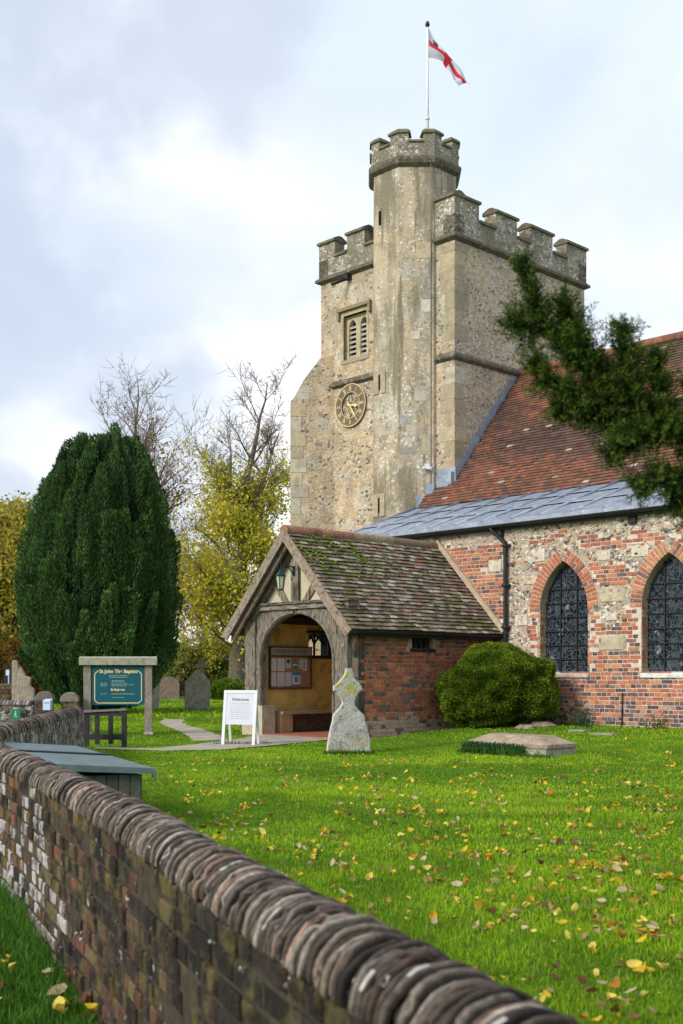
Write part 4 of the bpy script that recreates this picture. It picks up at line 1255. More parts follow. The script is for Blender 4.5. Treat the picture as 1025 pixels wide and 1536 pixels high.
# lantern on the gable post
t = thing('wall_lantern', RX-.03, PF+.034, 1.90, 'dark green metal lantern hanging from a curved bracket on the porch gable', 'lantern')
p = MB()
p.box((-.03, -.02, -.07), (.03, 0, .11), 0)
arm = [(0, -.015, .08), (0, -.08, .10), (0, -.2, .09), (0, -.34, .07)]
p.tube(arm, .013, 6); p.tube([(0, -.015, -.05), (0, -.05, -.01), (0, -.12, .06), (0, -.2, .085)], .011, 6)
p.tube([(0, -.34, .07), (0, -.34, .02)], .008, 6)
p.tube([(0, -.34, .10), (0, -.34, .16)], [.012, .003], 6)
mg = simple('green_metal', (.02, .055, .06), .45, .2, 20, .1, metal=.3)
p.build('bracket', mg, t)
p = MB()
def hexr(r, z, n=6): return [(r*math.cos(2*math.pi*k/n), -.34+r*math.sin(2*math.pi*k/n), z) for k in range(n)]
p.loft([hexr(.10, -.10), hexr(.105, -.085), hexr(.05, -.03), hexr(.03, .0), hexr(.02, .025)], 0)
p.loft([hexr(.05, -.36), hexr(.058, -.345), hexr(.058, -.335)], 0)
for k in range(6):
    a = 2*math.pi*k/6
    p.tube([(.055*math.cos(a), -.34+.055*math.sin(a), -.34), (.088*math.cos(a), -.34+.088*math.sin(a), -.10)], .006, 5)
lc = p.build('lamp_cage', mg, t)
p = MB(); p.loft([hexr(.050, -.335), hexr(.082, -.101)], 0)
p.build('lamp_glass', simple('frosted_lamp_glass', (.42, .44, .30), .25, .1, 6, 0, spec=.5), lc)

# clock
t = thing('tower_clock', BE-.12, TW['n0']-.004, 7.05-.0, 'round skeleton clock with gilt numerals and hands on the tower', 'clock')
def ringm(mb, r0, r1, y0, y1, z0=0, n=48, c=(1, 1, 1), m=0):
    for k in range(n):
        a, b = 2*math.pi*k/n, 2*math.pi*(k+1)/n
        P = [(r*math.sin(w_), y, z0+r*math.cos(w_)) for w_ in (a, b) for r in (r0, r1) for y in (y0, y1)]
        # order: a r0 y0, a r0 y1, a r1 y0, a r1 y1, b ...
        mb.addmesh(P, [(0, 2, 6, 4), (1, 5, 7, 3), (2, 3, 7, 6), (0, 4, 5, 1)], m, c)
CR = .565
p = MB(); ringm(p, .35, CR, -.05, -.035); p.build('dial_ring', simple('dark_dial', (.16, .12, .075), .7, .3, 10, .1), t)
p = MB(); ringm(p, CR-.02, CR+.005, -.062, -.051); ringm(p, .335, .352, -.062, -.051)
for k in range(60):
    a = 2*math.pi*k/60; r0, r1 = .515, .535
    M4 = Matrix.Rotation(a, 4, 'Y'); p.box((-.006, -.058, r0), (.006, -.0515, r1), 0, (1, 1, 1), M4)
p.build('rim', M['goldmetal'], t)
p = MB()
numerals = {12: 'XII', 1: 'I', 2: 'II', 3: 'III', 4: 'IIII', 5: 'V', 6: 'VI', 7: 'VII', 8: 'VIII', 9: 'IX', 10: 'X', 11: 'XI'}
for h, s_ in numerals.items():
    a = 2*math.pi*h/12; wtot = {'I': .024, 'V': .05, 'X': .05}
    W_ = sum(wtot[ch] for ch in s_); x = -W_/2; M4 = Matrix.Rotation(a, 4, 'Y')
    for ch in s_:
        w_ = wtot[ch]
        if ch == 'I': p.box((x+.004, -.066, .37), (x+w_-.004, -.0515, .50), 0, (1, 1, 1), M4)
        else:
            for s1, s2 in (((0, .0), (1, .0)) if ch == 'X' else ()):
                pass
            def bar(xa, xb):
                V = [M4 @ Vector(v) for v in ((xa-.007, -.066, .37), (xa+.007, -.066, .37), (xb+.007, -.066, .50), (xb-.007, -.066, .50),
                                              (xa-.007, -.0515, .37), (xa+.007, -.0515, .37), (xb+.007, -.0515, .50), (xb-.007, -.0515, .50))]
                p.addmesh(V, [(0, 1, 2, 3), (0, 4, 5, 1), (1, 5, 6, 2), (2, 6, 7, 3), (3, 7, 4, 0)])
            if ch == 'X': bar(x+.01, x+w_-.01); bar(x+w_-.01, x+.01)
            else: bar(x+w_/2, x+.008); bar(x+w_/2, x+w_-.008)
        x += w_
p.build('numeral', M['goldmetal'], t)
p = MB()
for k in range(6):
    a = math.pi*k/6*2
    for da in (R(60),):
        q0 = Vector((.33*math.sin(a), -.045, .33*math.cos(a))); q1 = Vector((.15*math.sin(a+R(30)), -.045, .15*math.cos(a+R(30)))); q2 = Vector((.33*math.sin(a+R(60)), -.045, .33*math.cos(a+R(60))))
        p.tube([q0, q1, q2], .009, 5); p.tube([q1, (0, -.045, 0)], .009, 5)
for k in range(4):
    a = math.pi/4+math.pi/2*k
    p.tube([(.5*math.sin(a), -.04, .5*math.cos(a)), (.5*math.sin(a), .006, .5*math.cos(a))], .012, 5)
p.build('lattice', M['black'], t)
for nm, ang, ln_, w_ in (('hour_hand', R(100), .30, .035), ('minute_hand', R(146), .46, .022)):
    p = MB(); M4 = Matrix.Rotation(ang, 4, 'Y'); y0 = -.082 if nm == 'hour_hand' else -.098
    pr_ = [(-w_*.6, -.10), (w_*.6, -.10), (w_*.5, ln_*.5), (w_*1.5, ln_*.68), (0, ln_), (-w_*1.5, ln_*.68), (-w_*.5, ln_*.5)]
    if nm == 'minute_hand': pr_ = [(-w_*.8, -.12), (w_*.8, -.12), (w_*.9, ln_*.7), (0, ln_), (-w_*.9, ln_*.7)]
    p.loft([[tuple(M4 @ Vector((x, y0, z))) for x, z in pr_], [tuple(M4 @ Vector((x, y0+.012, z))) for x, z in pr_]], 0)
    if nm == 'hour_hand': p.tube([(0, -.10, 0), (0, .003, 0)], .022, 10)
    p.build(nm, M['gold'], t)

# flagpole with flag, on the turret roof
fe, fn_ = -.65, 1.05
t = thing('flagpole', fe, fn_, 12.80, 'white flagpole on the turret flying a red cross flag', 'flagpole')
H_ = 16.34-12.8
p = MB(); p.tube([(0, 0, 0), (0, 0, H_*.5), (0, 0, H_)], [.042, .036, .028], 10); p.tube([(0, 0, 1.2), (0, 0, 1.26)], .055, 8); p.build('pole', M['white'], t)
p = MB(); p.tube([(0, 0, H_), (0, 0, H_+.03), (0, 0, H_+.08), (0, 0, H_+.13), (0, 0, H_+.17)], [.02, .05, .06, .04, .005], 10); p.build('finial', M['black'], t)
# flag: grid between a top and a bottom edge curve, hanging and blown to screen right
rx = -RZ
def wdir(dx, dz, dy=0): # world offset -> local
    v = Matrix.Rotation(-RZ, 3, 'Z') @ Vector((dx, dy, dz)); return v
k_ = 29.9/1774
px0, pv0 = 646, 1010-(16.75)/29.95*1774
top = [(648, 48), (656, 62), (668, 76), (682, 93), (695, 108), (704, 120), (711, 131)]
bot = [(648, 91), (658, 93), (669, 96), (673, 103), (679, 114), (685, 126), (693, 135)]
nU, nV = 36, 14
def samp(c_, t_):
    x = t_*(len(c_)-1); i = min(int(x), len(c_)-2); f = x-i
    return (c_[i][0]*(1-f)+c_[i+1][0]*f, c_[i][1]*(1-f)+c_[i+1][1]*f)
V = []; F = []; Cc = []
for i in range(nU+1):
    for j in range(nV+1):
        tu, tv = i/nU, j/nV
        a, b = samp(top, tu), samp(bot, tu)
        x, y = a[0]*(1-tv)+b[0]*tv, a[1]*(1-tv)+b[1]*tv
        dep = .12*math.sin(tu*9+tv*4)*tu+.05*math.sin(tv*7+tu*3)+.06*math.sin(tu*16-tv*6)*tu
        v = wdir((x-646)*k_, (48-y)*k_, dep); V.append((v.x, v.y, v.z+H_-.02))
p = MB()
i0 = 0
p.v = V
for i in range(nU):
    for j in range(nV):
        tu, tv = (i+.5)/nU, (j+.5)/nV
        red = abs(tv-.5) < .11 or abs(tu-.46) < .07
        cN = (.62, .03, .06) if red else (.66, .68, .76)
        if .14 < tu < .26 and .10 < tv < .34: cN = (.05, .06, .09)
        a = i*(nV+1)+j
        p.f.append((a, a+1, a+nV+2, a+nV+1)); p.m.append(0); p.c.append(cN); p.sm.append(True)
p.build('flag', attr_mat('flag_cloth', .8, .12, 4, .1, trans=.35), t)

# ------------------------------------------------------------------ near boundary wall
def frenet(y):
    d = .02
    p = Vector((wallx(y), y, 0)); t_ = Vector((wallx(y+d)-wallx(y-d), 2*d, 0)).normalized()
    return p, t_, Vector((t_.y, -t_.x, 0))          # right = lawn side
# arc length table
_ys = np.linspace(-1.2, 18.6, 800); _xs = np.array([wallx(y) for y in _ys])
_s = np.concatenate([[0], np.cumsum(np.hypot(np.diff(_xs), np.diff(_ys)))])
def at_s(s): return frenet(float(np.interp(s, _s, _ys)))
STOT = float(_s[-1]); TOPZ = ZC-.515; CRD = .108; CZ = TOPZ-CRD
t = empty('boundary_wall', (wallx(2.6), 2.6, 0), 0, 'long curving old brick boundary wall with round brick coping in the foreground', 'wall')
T0 = Vector((wallx(2.6), 2.6, 0))
class WB(MB):
    def build(s, name, mats, parent=None, label=None):
        s.v = [(x-T0.x, y-T0.y, z) for x, y, z in s.v]
        return MB.build(s, name, mats, parent, label)
random.seed(41)
mb = WB(); HWD = .096
# core
ss = np.linspace(0, STOT, 90)
rings = []
for s in ss:
    p, tg, rt = at_s(s)
    rings.append([tuple(p-rt*HWD+Vector((0, 0, -.2))), tuple(p+rt*HWD+Vector((0, 0, -.2))), tuple(p+rt*HWD+Vector((0, 0, CZ+.012))), tuple(p-rt*HWD+Vector((0, 0, CZ+.012)))])
mb.loft(rings, 0)
rings = []
for s in ss:
    p, tg, rt = at_s(s)
    rings.append([tuple(p-rt*.084*math.cos(math.pi*k/8)+Vector((0, 0, CZ-.01+.084*math.sin(math.pi*k/8)))) for k in range(9)])
mb.loft(rings, 0)
core = mb.build('core', M['dmortar'], t)
# outside brick face
mb = WB(); mw = WB()
def pal_near(s, z):
    k = random.random(); yy = float(np.interp(s, _s, _ys))
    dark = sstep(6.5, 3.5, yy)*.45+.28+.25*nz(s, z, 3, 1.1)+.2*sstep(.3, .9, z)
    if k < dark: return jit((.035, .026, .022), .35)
    if k < dark+.28: return jit((.12, .066, .042), .3)
    if k < dark+.45: return jit((.16, .115, .06), .3)
    return jit((.20, .085, .05), .3)
course = .078
nrow = int((CZ+.02-.02)/course)+1
for r in range(nrow):
    z = CZ-.004-(r+1)*course; s = random.uniform(0, .1); lens = (.225, .112) if r % 2 else (.225, .225)
    k = 0
    while s < STOT-.1:
        yy = float(np.interp(s, _s, _ys))
        if yy > 12: break
        L_ = .225 if r % 2 else .112
        if random.random() < .12: L_ = .165
        L_ += random.uniform(-.008, .008)
        s1 = s+L_
        a, b = at_s(s+.007), at_s(s1-.007)
        out = .007+random.uniform(-.006, .008)+.012*nz(s, z, 1, 3)
        za, zb = z+random.uniform(.004, .009), z+course-random.uniform(.004, .009)
        def mp(x, o_, zz, a=a, b=b):
            f = x; p_ = a[0].lerp(b[0], f); rt_ = a[2].lerp(b[2], f); q = p_-rt_*(HWD+o_); return (q.x, q.y, zz)
        # chamfer in param space
        fx = .007/L_
        ws = sstep(5.2, 6.6, yy)*sstep(.85, .55, z+.35*nz(s, z, 2, 1.5))
        V = [mp(0, 0, za), mp(1, 0, za), mp(1, 0, zb), mp(0, 0, zb),
             mp(.0, out-.006, za), mp(1, out-.006, za), mp(1, out-.006, zb), mp(0, out-.006, zb),
             mp(fx, out+random.uniform(-.002, .002), za+.006), mp(1-fx, out+random.uniform(-.002, .002), za+.006), mp(1-fx, out, zb-.006), mp(fx, out, zb-.006)]
        Fc = [(0, 1, 5, 4), (1, 2, 6, 5), (2, 3, 7, 6), (3, 0, 4, 7), (4, 5, 9, 8), (5, 6, 10, 9), (6, 7, 11, 10), (7, 4, 8, 11), (8, 9, 10, 11)]
        Fc = [f[::-1] for f in Fc]
        if random.random() < ws*.68: mw.addmesh(V, Fc, 0, jit((.43, .41, .40), .2))
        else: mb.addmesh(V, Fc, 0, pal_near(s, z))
        s = s1
mb.build('brick_face', M['nearbrick'], t)
mw.build('whitened_brick', M['whitebrick'], t)
# flint face on the lawn side farther on
mb = WB()
rings = []
for s in np.linspace(np.interp(11, _ys, _s), STOT+.005, 40):
    p, tg, rt = at_s(s)
    rings.append([tuple(p+rt*(HWD-.02)+Vector((0, 0, 0))), tuple(p+rt*(HWD+.012)+Vector((0, 0, 0))), tuple(p+rt*(HWD+.012)+Vector((0, 0, CZ-.002))), tuple(p+rt*(HWD-.02)+Vector((0, 0, CZ-.002)))])
mb.loft(rings, 0); mb.build('flint_face', M['flintwall'], t)
# coping: every brick on edge, shaped to a half round
mb = WB(); s = 0.0; nseg = 16; random.seed(43)
while s < STOT:
    yy = float(np.interp(s, _s, _ys))
    th_ = random.uniform(.015, .026); gap = random.choice((.001, .002, .003, .007))
    big = 0.012*nz(s, 0, 0, .9)
    Rr = CRD+random.uniform(-.008, .006)+big*.7; dz = random.uniform(-.004, .004); ht = random.uniform(-.006, .006)
    base_c = random.choice(((.20, .155, .12), (.17, .135, .11), (.25, .205, .165), (.13, .10, .085), (.10, .078, .066), (.20, .13, .10), (.29, .255, .215), (.05, .04, .036), (.15, .12, .095), (.24, .205, .17), (.08, .065, .055)))
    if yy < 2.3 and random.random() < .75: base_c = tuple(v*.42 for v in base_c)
    kk = random.uniform(.85, 1.75); cN = tuple(v*kk for v in base_c)
    lean = random.uniform(-.012, .012); ph = random.uniform(0, 50)
    lich = random.randrange(1, 6) if random.random() < .16 else None
    n_in = len(mb.v)
    offs = ((0, -.014), (.001, -.005), (.004, 0), (th_-.004, 0), (th_-.001, -.005), (th_, -.014))
    chip = {random.randrange(nseg): random.uniform(.006, .014) for _ in range(random.choice((0, 0, 1, 2)))}
    for off, dr in offs:
        p, tg, rt = at_s(min(s+off, STOT))
        if s+off > STOT: p = p+tg*(s+off-STOT)
        for k in range(nseg+1):
            a = math.pi*k/nseg
            rr_ = Rr+dr+.006*nz(a*1.6, ph, 0, 1.5)+.002*nz(a*6, ph+off*30, 2, 1.5)-(chip.get(k, 0) if dr == 0 else chip.get(k, 0)*.6)
            sx = -math.cos(a)*rr_*1.04; sz = math.sin(a)*rr_
            q_ = p+rt*(sx+ht)+tg*(lean*math.sin(a)+.004*nz(a, ph, 5, 1))
            mb.v.append((q_.x, q_.y, CZ+dz+sz))
        for sx in (1, -1):
            q_ = p+rt*(sx*(Rr+dr)*1.0+ht); mb.v.append((q_.x, q_.y, CZ+dz-.010))
    nr_ = nseg+3
    for q_ in range(5):
        for k in range(nr_):
            a_ = n_in+q_*nr_+k; b_ = n_in+q_*nr_+(k+1) % nr_
            mb.f.append((a_, b_, b_+nr_, a_+nr_)); mb.m.append(0); mb.sm.append(True)
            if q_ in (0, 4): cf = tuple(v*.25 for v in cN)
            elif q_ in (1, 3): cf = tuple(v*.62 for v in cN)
            else:
                f_ = 1+.45*nz(k*.9, ph, 3, 1); cf = tuple(v*f_ for v in cN)
                if lich is not None and lich <= k <= lich+random.choice((1, 2)): cf = (.50, .48, .45)
            mb.c.append(cf)
    s += th_+gap
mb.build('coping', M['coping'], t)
# end pier of the wall
# ------------------------------------------------------------------ entrance piers and wall beyond the gate
def pier(u, Y, ztop, w_, label, name='gate_pier', with_box=False):
    x = (u-512.5)/1774*Y; g0 = gz(x, Y)-.05
    t = empty(name, (x, Y, g0), R(8), label, 'pier', 'round topped gate piers')
    p = MB(); h = ZC+ztop-w_*.5-g0
    zz = 0; 
    random.seed(int(u))
    while zz < h-.01:
        hh = min(.075, h-zz)
        xx = -w_/2
        while xx < w_/2-.01:
            L_ = min(random.choice((.11, .22)), w_/2-xx)
            o_ = random.uniform(0, .006)
            p.box((xx+.003, -w_/2-o_, zz+.003), (xx+L_-.003, w_/2+o_, zz+hh-.003), 0, jit(random.choice(((.16, .11, .08), (.09, .07, .06), (.22, .16, .12))), .2)); xx += L_
        zz += hh
    p.build('shaft', M['nearbrick'], t)
    p = MB(); n_ = 14; Rr = w_/2+.02; y = -w_/2-.02
    while y < w_/2:
        th_ = random.uniform(.05, .07)
        rg = lambda yy, d: [(-math.cos(math.pi*k/n_)*(Rr+d), yy, h+math.sin(math.pi*k/n_)*(Rr+d)) for k in range(n_+1)]
        p.loft([rg(y, -.015), rg(y+.01, 0), rg(y+th_-.01, 0), rg(y+th_, -.015)], 0, jit((.20, .17, .14), .2), True, True)
        y += th_+.004
    p.build('coping', M['coping'], t)
    return t
pier(67.5, 23.0, -.365, .32, 'round topped brick gate pier with a pale box in front, left one of two')
pier(105.5, 22.6, -.375, .32, 'round topped brick gate pier beside the noticeboard post, right one of two')
# pale box on the near pier
t = empty('letter_box', at(70, 22.55, ZC-.70), 0, 'small pale blue box fixed to the left gate pier', 'box')
p = MB(); p.loft([[(-.07, -.0, 0), (.07, -.0, 0), (.07, .20, 0), (-.07, .20, 0)], [(-.07, -.0, .18), (.07, -.0, .18), (.07, .20, .21), (-.07, .20, .21)]], 0, (.55, .66, .85))
p.box((-.05, -.004, .13), (.05, -.001, .145), 0, (.2, .25, .3)); p.build('box_body', M['attr'], t)
# flint wall left beyond
t = empty('flint_wall', at(0, 23.4, gz(-6.7, 23)-.05), 0, 'low flint wall with dark coping at the left edge beyond the brick wall', 'wall')
x0 = at(-120, 23.4).x-at(0, 23.4).x; x1 = at(52, 23.4).x-at(0, 23.4).x
p = MB(); hh = ZC-.62-(gz(-6.7, 23)-.05)
p.box((x0, -.14, 0), (x1, .14, hh)); p.build('wall_body', M['flintwall'], t)
p = MB(); x = x0; random.seed(4)
while x < x1-.03:
    th_ = random.uniform(.05, .07); n_ = 10
    rg = lambda xx, d: [(xx, math.cos(math.pi*k/n_)*(.155+d), hh-.01+math.sin(math.pi*k/n_)*(.10+d)) for k in range(n_+1)]
    p.loft([rg(x, -.012), rg(x+.01, 0), rg(x+th_-.01, 0), rg(x+th_, -.012)], 0, jit(random.choice(((.13, .11, .10), (.22, .20, .18), (.08, .07, .07), (.35, .33, .3))), .2), True, True)
    x += th_+.004
p.build('coping', M['coping'], t)
# green sign on it
t = empty('green_sign', at(24.5, 23.15, ZC-1.06), 0, 'small green and white sign on the flint wall at left', 'sign')
gm = simple('green_enamel', (.01, .20, .09), .4, .1, 5, 0)
p = MB(); p.box((-.085, -.02, 0), (.085, .0, .36)); p.build('panel', gm, t)
p = MB(); p.box((-.07, -.024, .03), (.07, -.021, .135)); p.build('white_band', M['white'], t)
p = MB()   # small walking figure symbol
p.tube([(0, -.024, .32), (0, -.024, .30)], .014, 8)
p.tube([(0, -.024, .29), (.0, -.024, .24)], .014, 6); p.tube([(0, -.024, .24), (-.03, -.024, .19)], .008, 6); p.tube([(0, -.024, .24), (.035, -.024, .19)], .008, 6); p.tube([(-.03, -.024, .26), (.03, -.024, .27)], .007, 6)
p.build('symbol', M['white'], t)

# ------------------------------------------------------------------ storage box behind the wall
dirb = math.atan2(.4, .917)
corner = Vector((-1.39, 8.8, 0)); gb = lawn_z(-1.5, 9.5)
t = empty('storage_box', (corner.x, corner.y, gb), dirb, 'long low green grey storage box with two lids behind the brick wall', 'storage box')
BL = 2.95; BWb = .80; hb = .455
p = MB(); p.box((-BWb, .06, 0), (-.10, BL-.05, hb), 0, (.10, .11, .085))
for k in range(8): p.box((-BWb+.09*k+.003, .045, .0), (-BWb+.09*k+.085, .059, hb-.001), 0, jit((.075, .085, .062), .15))
p.box((-.17, .04, 0), (-.098, .12, hb-.002), 0, (.10, .115, .09)); p.box((-.7, .03, .22), (-.172, .044, .26), 0, (.09, .10, .08))
for k in range(5): p.box((-.101, .12, .09*k+.003), (-.088, BL-.06, .09*k+.086), 0, jit((.11, .12, .09), .12))
p.build('body', M['greywood'], t)
lidm = simple('green_grey_painted_board', (.105, .155, .165), .42, .22, 7, .25, 30, spec=.5, stain=((.20, .25, .26), 5, .56, .6))
for (y0, y1) in ((0, 1.49), (1.53, BL+.05)):
    p = MB()
    rg = lambda yy: [(-BWb-.02, yy, hb+.055), (.0, yy, hb+.002), (.0, yy, hb+.045), (-BWb-.02, yy, hb+.105)]
    p.loft([rg(y0), rg(y1)], 0)
    p.box((-.012, y0-.012, hb-.03), (.012, y0+.04, hb+.03))
    p.build('lid', lidm, t)
p = MB(); p.loft([[(-BWb, yy, hb+.106), (.01, yy, hb+.049), (.01, yy, hb+.057), (-BWb, yy, hb+.116)] for yy in (1.46, 1.57)], 0); p.build('hinge_strip', M['black'], t)

# ------------------------------------------------------------------ church noticeboard on posts
def g_at(u, Y): p = at(u, Y); return gz(p.x, p.y)
NY = 22.9
c0 = at(178, NY); gg = gz(c0.x, c0.y)
t = empty('church_sign', (c0.x, c0.y, gg), R(4), 'teal church name board between weathered wooden posts with a beam on top', 'sign')
ps = 1/77.5
for x in (-.595, .575):
    p = MB(); p.box((x-.07, -.05, -.02), (x+.07, .05, 1.38), 0, (.26, .225, .195)); o_ = p.build('post', M['greywood'], t)
for x in (.575, -.595):
    p = MB(); p.box((x-.09, -.07, -.04), (x+.09, .07, .055), 0, (.55, .50, .45)); p.build('post_foot', M['ashlar'], t)
p = MB(); p.loft([[(x, -.12, 1.36), (x, .12, 1.36), (x, .11, 1.47), (x, 0, 1.525), (x, -.12, 1.49)] for x in (-.74, -.1, .3, .74)], 0, (.34, .33, .26)); p.build('cap_beam', M['greywood'], t)
p = MB(); p.box((-.50, -.035, .585), (.49, -.005, 1.325)); bd = p.build('board', M['teal'], t)
bx0, bx1, bz0, bz1 = -.45, .445, .625, 1.24
p = MB(); c_ = .055
loop = [(bx0+c_, bz0), (bx1-c_, bz0), (bx1, bz0+c_), (bx1, bz1-c_), (bx1-c_, bz1), (bx1-c_-.02, bz1+.01)]
def line2(mb, pts, w_=.0075, y=-.038):
    for a, b in zip(pts[:-1], pts[1:]):
        a = Vector((a[0], y, a[1])); b = Vector((b[0], y, b[1])); d = (b-a).normalized(); n_ = Vector((-d.z, 0, d.x))*w_
        mb.face([a-n_, b-n_, b+n_, a+n_])
line2(p, [(bx0+c_+.02, bz1+.01), (bx0+c_, bz1), (bx0, bz1-c_), (bx0, bz0+c_), (bx0+c_, bz0), (bx1-c_, bz0), (bx1, bz0+c_), (bx1, bz1-c_), (bx1-c_, bz1), (bx1-c_-.02, bz1+.01)])
p.build('gold_border', M['gold'], bd)
text_mesh('lettering', 'St John The Baptist', .093, M['gold'], bd, (0, -.038, 1.235), (R(90), 0, 0), .001, bold=.0026)
text_mesh('lettering', 'St Roberts', .062, M['gold'], bd, (-.01, -.038, .88), (R(90), 0, 0), .001, bold=.002)
p = MB(); random.seed(2)
for z, xa, xb, w_ in ((1.15, -.18, .18, .006), (1.12, -.17, .17, .005), (1.05, -.13, .12, .008), (1.01, -.13, .17, .005), (.98, -.13, .30, .005), (.955, -.13, .15, .005), (1.01, -.34, -.22, .005), (.98, -.34, -.21, .005), (.955, -.34, -.22, .005), (.80, -.13, .31, .006), (.80, -.34, -.22, .004), (.73, -.12, .12, .004)):
    x = xa
    while x < xb:
        l_ = random.uniform(.02, .06); p.box((x, -.038, z-w_), (min(x+l_, xb), -.0355, z+w_)); x += l_+.012
p.build('small_lettering', simple('pale_lettering', (.30, .40, .33), .5, 0, 5, 0), bd)

# gate: small dark wooden gate
GY = 19.0
c0 = at(158, GY); gg = gz(c0.x, c0.y)
t = empty('wooden_gate', (c0.x, c0.y, gg), R(-3), 'low dark wooden gate standing open in front of the church name board', 'gate')
k_ = GY/1774
p = MB(); p.box((.275, -.04, -.02), (.345, .04, .60)); p.build('post', M['darkwood'], t)
for x in (-.30, -.13, .09):
    p = MB(); p.box((x-.035, -.02, .06 if x > -.2 else .0), (x+.035, .02, .515)); p.build('paling', M['darkwood'], t)
p = MB(); p.box((-.34, -.03, .515), (.30, .035, .565)); p.build('rail', M['darkwood'], t)
p = MB(); p.box((-.34, -.025, .13), (.28, .025, .22)); p.build('rail', M['darkwood'], t)
p = MB(); p.loft([[(-.37, -.06, .566), (.35, -.06, .602), (.35, .07, .602), (-.37, .07, .566)], [(-.37, -.06, .60), (.35, -.06, .632), (.35, .07, .632), (-.37, .07, .60)]], 0, (.20, .18, .18)); p.build('top_board', M['greywood'], t)

# white A-board
AY = 19.75; c0 = at(362, AY); gg = gz(c0.x, c0.y)+.018
t = empty('welcome_board', (c0.x, c0.y, gg), R(-13), 'white wooden folding welcome board standing on the path by the porch', 'sign board')
HB = .90; W_ = .58; tl = .165
def lean(sgn, x, z, yo=0): return Vector((x, sgn*(.02+tl*(HB-z)/HB*1.0)+yo, z))
p = MB()
for sgn in (-1,):
    for x0, x1 in ((-W_/2, -W_/2+.05), (W_/2-.05, W_/2)):
        rg = [[tuple(lean(sgn, x0, z)), tuple(lean(sgn, x1, z)), tuple(lean(sgn, x1, z, .03)), tuple(lean(sgn, x0, z, .03))] for z in (.0, HB)]
        p = MB(); p.loft(rg, 0); p.build('leg', M['white'], t)
    p = MB()
    p.loft([[tuple(lean(sgn, -W_/2, z, -.002)), tuple(lean(sgn, W_/2, z, -.002)), tuple(lean(sgn, W_/2, z, .031)), tuple(lean(sgn, -W_/2, z, .031))] for z in (HB-.05, HB)], 0)
    p.build('top_rail', M['white'], t)
    p = MB()
    p.loft([[tuple(lean(sgn, -W_/2+.05, z, .008)), tuple(lean(sgn, W_/2-.05, z, .008)), tuple(lean(sgn, W_/2-.05, z, .02)), tuple(lean(sgn, -W_/2+.05, z, .02))] for z in (.33, HB-.05)], 0)
    pn = p.build('panel', simple('white_panel', (.56, .59, .66), .35, .03, 5, 0), t)
for x0, x1 in ((-W_/2+.03, -W_/2+.07), (W_/2-.06, W_/2-.02)):
    p = MB(); p.loft([[tuple(lean(1, x0, z, -.03)), tuple(lean(1, x1, z, -.03)), tuple(lean(1, x1, z)), tuple(lean(1, x0, z))] for z in (.0, HB-.02)], 0); p.build('leg', M['white'], t)
p = MB(); p.loft([[tuple(lean(1, -W_/2+.06, z, -.02)), tuple(lean(1, W_/2-.06, z, -.02)), tuple(lean(1, W_/2-.06, z, -.005)), tuple(lean(1, -W_/2+.06, z, -.005))] for z in (.35, HB-.03)], 0); p.build('back_panel', M['white'], t)
ang = math.atan2(tl, HB)
tx = text_mesh('lettering', 'Welcome', .075, simple('grey_lettering', (.12, .13, .16), .6, 0, 5, 0), pn, lean(-1, 0, .745, .006), (R(90)-ang, 0, 0), .0008, bold=.001)
p = MB(); random.seed(8)
for k in range(9):
    z = .68-k*.032; xa = -.19+random.random()*.03; xb = .19-random.random()*.03
    x = xa
    while x < xb:
        l_ = random.uniform(.02, .07); q0 = [lean(-1, x, z, .0065), lean(-1, min(x+l_, xb), z, .0065), lean(-1, min(x+l_, xb), z+.008, .0065), lean(-1, x, z+.008, .0065)]
        p.face(q0); x += l_+.014
p.build('small_lettering', simple('pale_grey_lettering', (.30, .32, .36), .6, 0, 5, 0), pn)

# ------------------------------------------------------------------ headstones
def slab(name, outline, thick, loc, rz, mats, label, tiltx=0, tilty=0, cat='headstone', group=None, bevel=.015, edge=1, sub=True):
    """outline: front profile (x, z) counter-clockwise"""
    t = bpy.data.objects.new(name, None)
    mb = MB(); n_ = len(outline)
    cx_ = sum(a for a, b in outline)/n_; cz_ = sum(b for a, b in outline)/n_
    def ins(d):
        out = []
        for i in range(n_):
            a = Vector(outline[i-1]); b = Vector(outline[i]); c_ = Vector(outline[(i+1) % n_])
            e1_ = (b-a).normalized(); e2_ = (c_-b).normalized()
            nn_ = Vector((-(e1_.y+e2_.y), e1_.x+e2_.x))
            if nn_.length < 1e-6: nn_ = Vector((-e1_.y, e1_.x))
            nn_.normalize(); out.append(b+nn_*d)
        return out
    r = [(ins(bevel), -thick/2), (ins(0), -thick/2+bevel), (ins(0), thick/2-bevel), (ins(bevel), thick/2)]
    rings = [[(p_.x, y, p_.y) for p_ in q_] for q_, y in r]
    mb.loft(rings[:2], 0, (1, 1, 1), False); mb.loft(rings[1:3], 1 if edge else 0, (1, 1, 1), False); mb.loft(rings[2:], 0, (1, 1, 1), False)
    for rr_, fl in ((rings[0], False), (rings[3], True)):
        tr = tessellate_polygon([[Vector((x, z, 0)) for x, y, z in rr_]])
        mb.addmesh(rr_, [tuple(q_) for q_ in tr], 0)
    bpy.data.objects.remove(t)
    o = mb.build(name, mats)
    bm = bmesh.new(); bm.from_mesh(o.data); bmesh.ops.remove_doubles(bm, verts=bm.verts, dist=1e-5); bmesh.ops.recalc_face_normals(bm, faces=bm.faces); bm.to_mesh(o.data); bm.free()
    o.location = loc; o.rotation_euler = (tiltx, tilty, rz)
    return tag(o, label, cat, group)
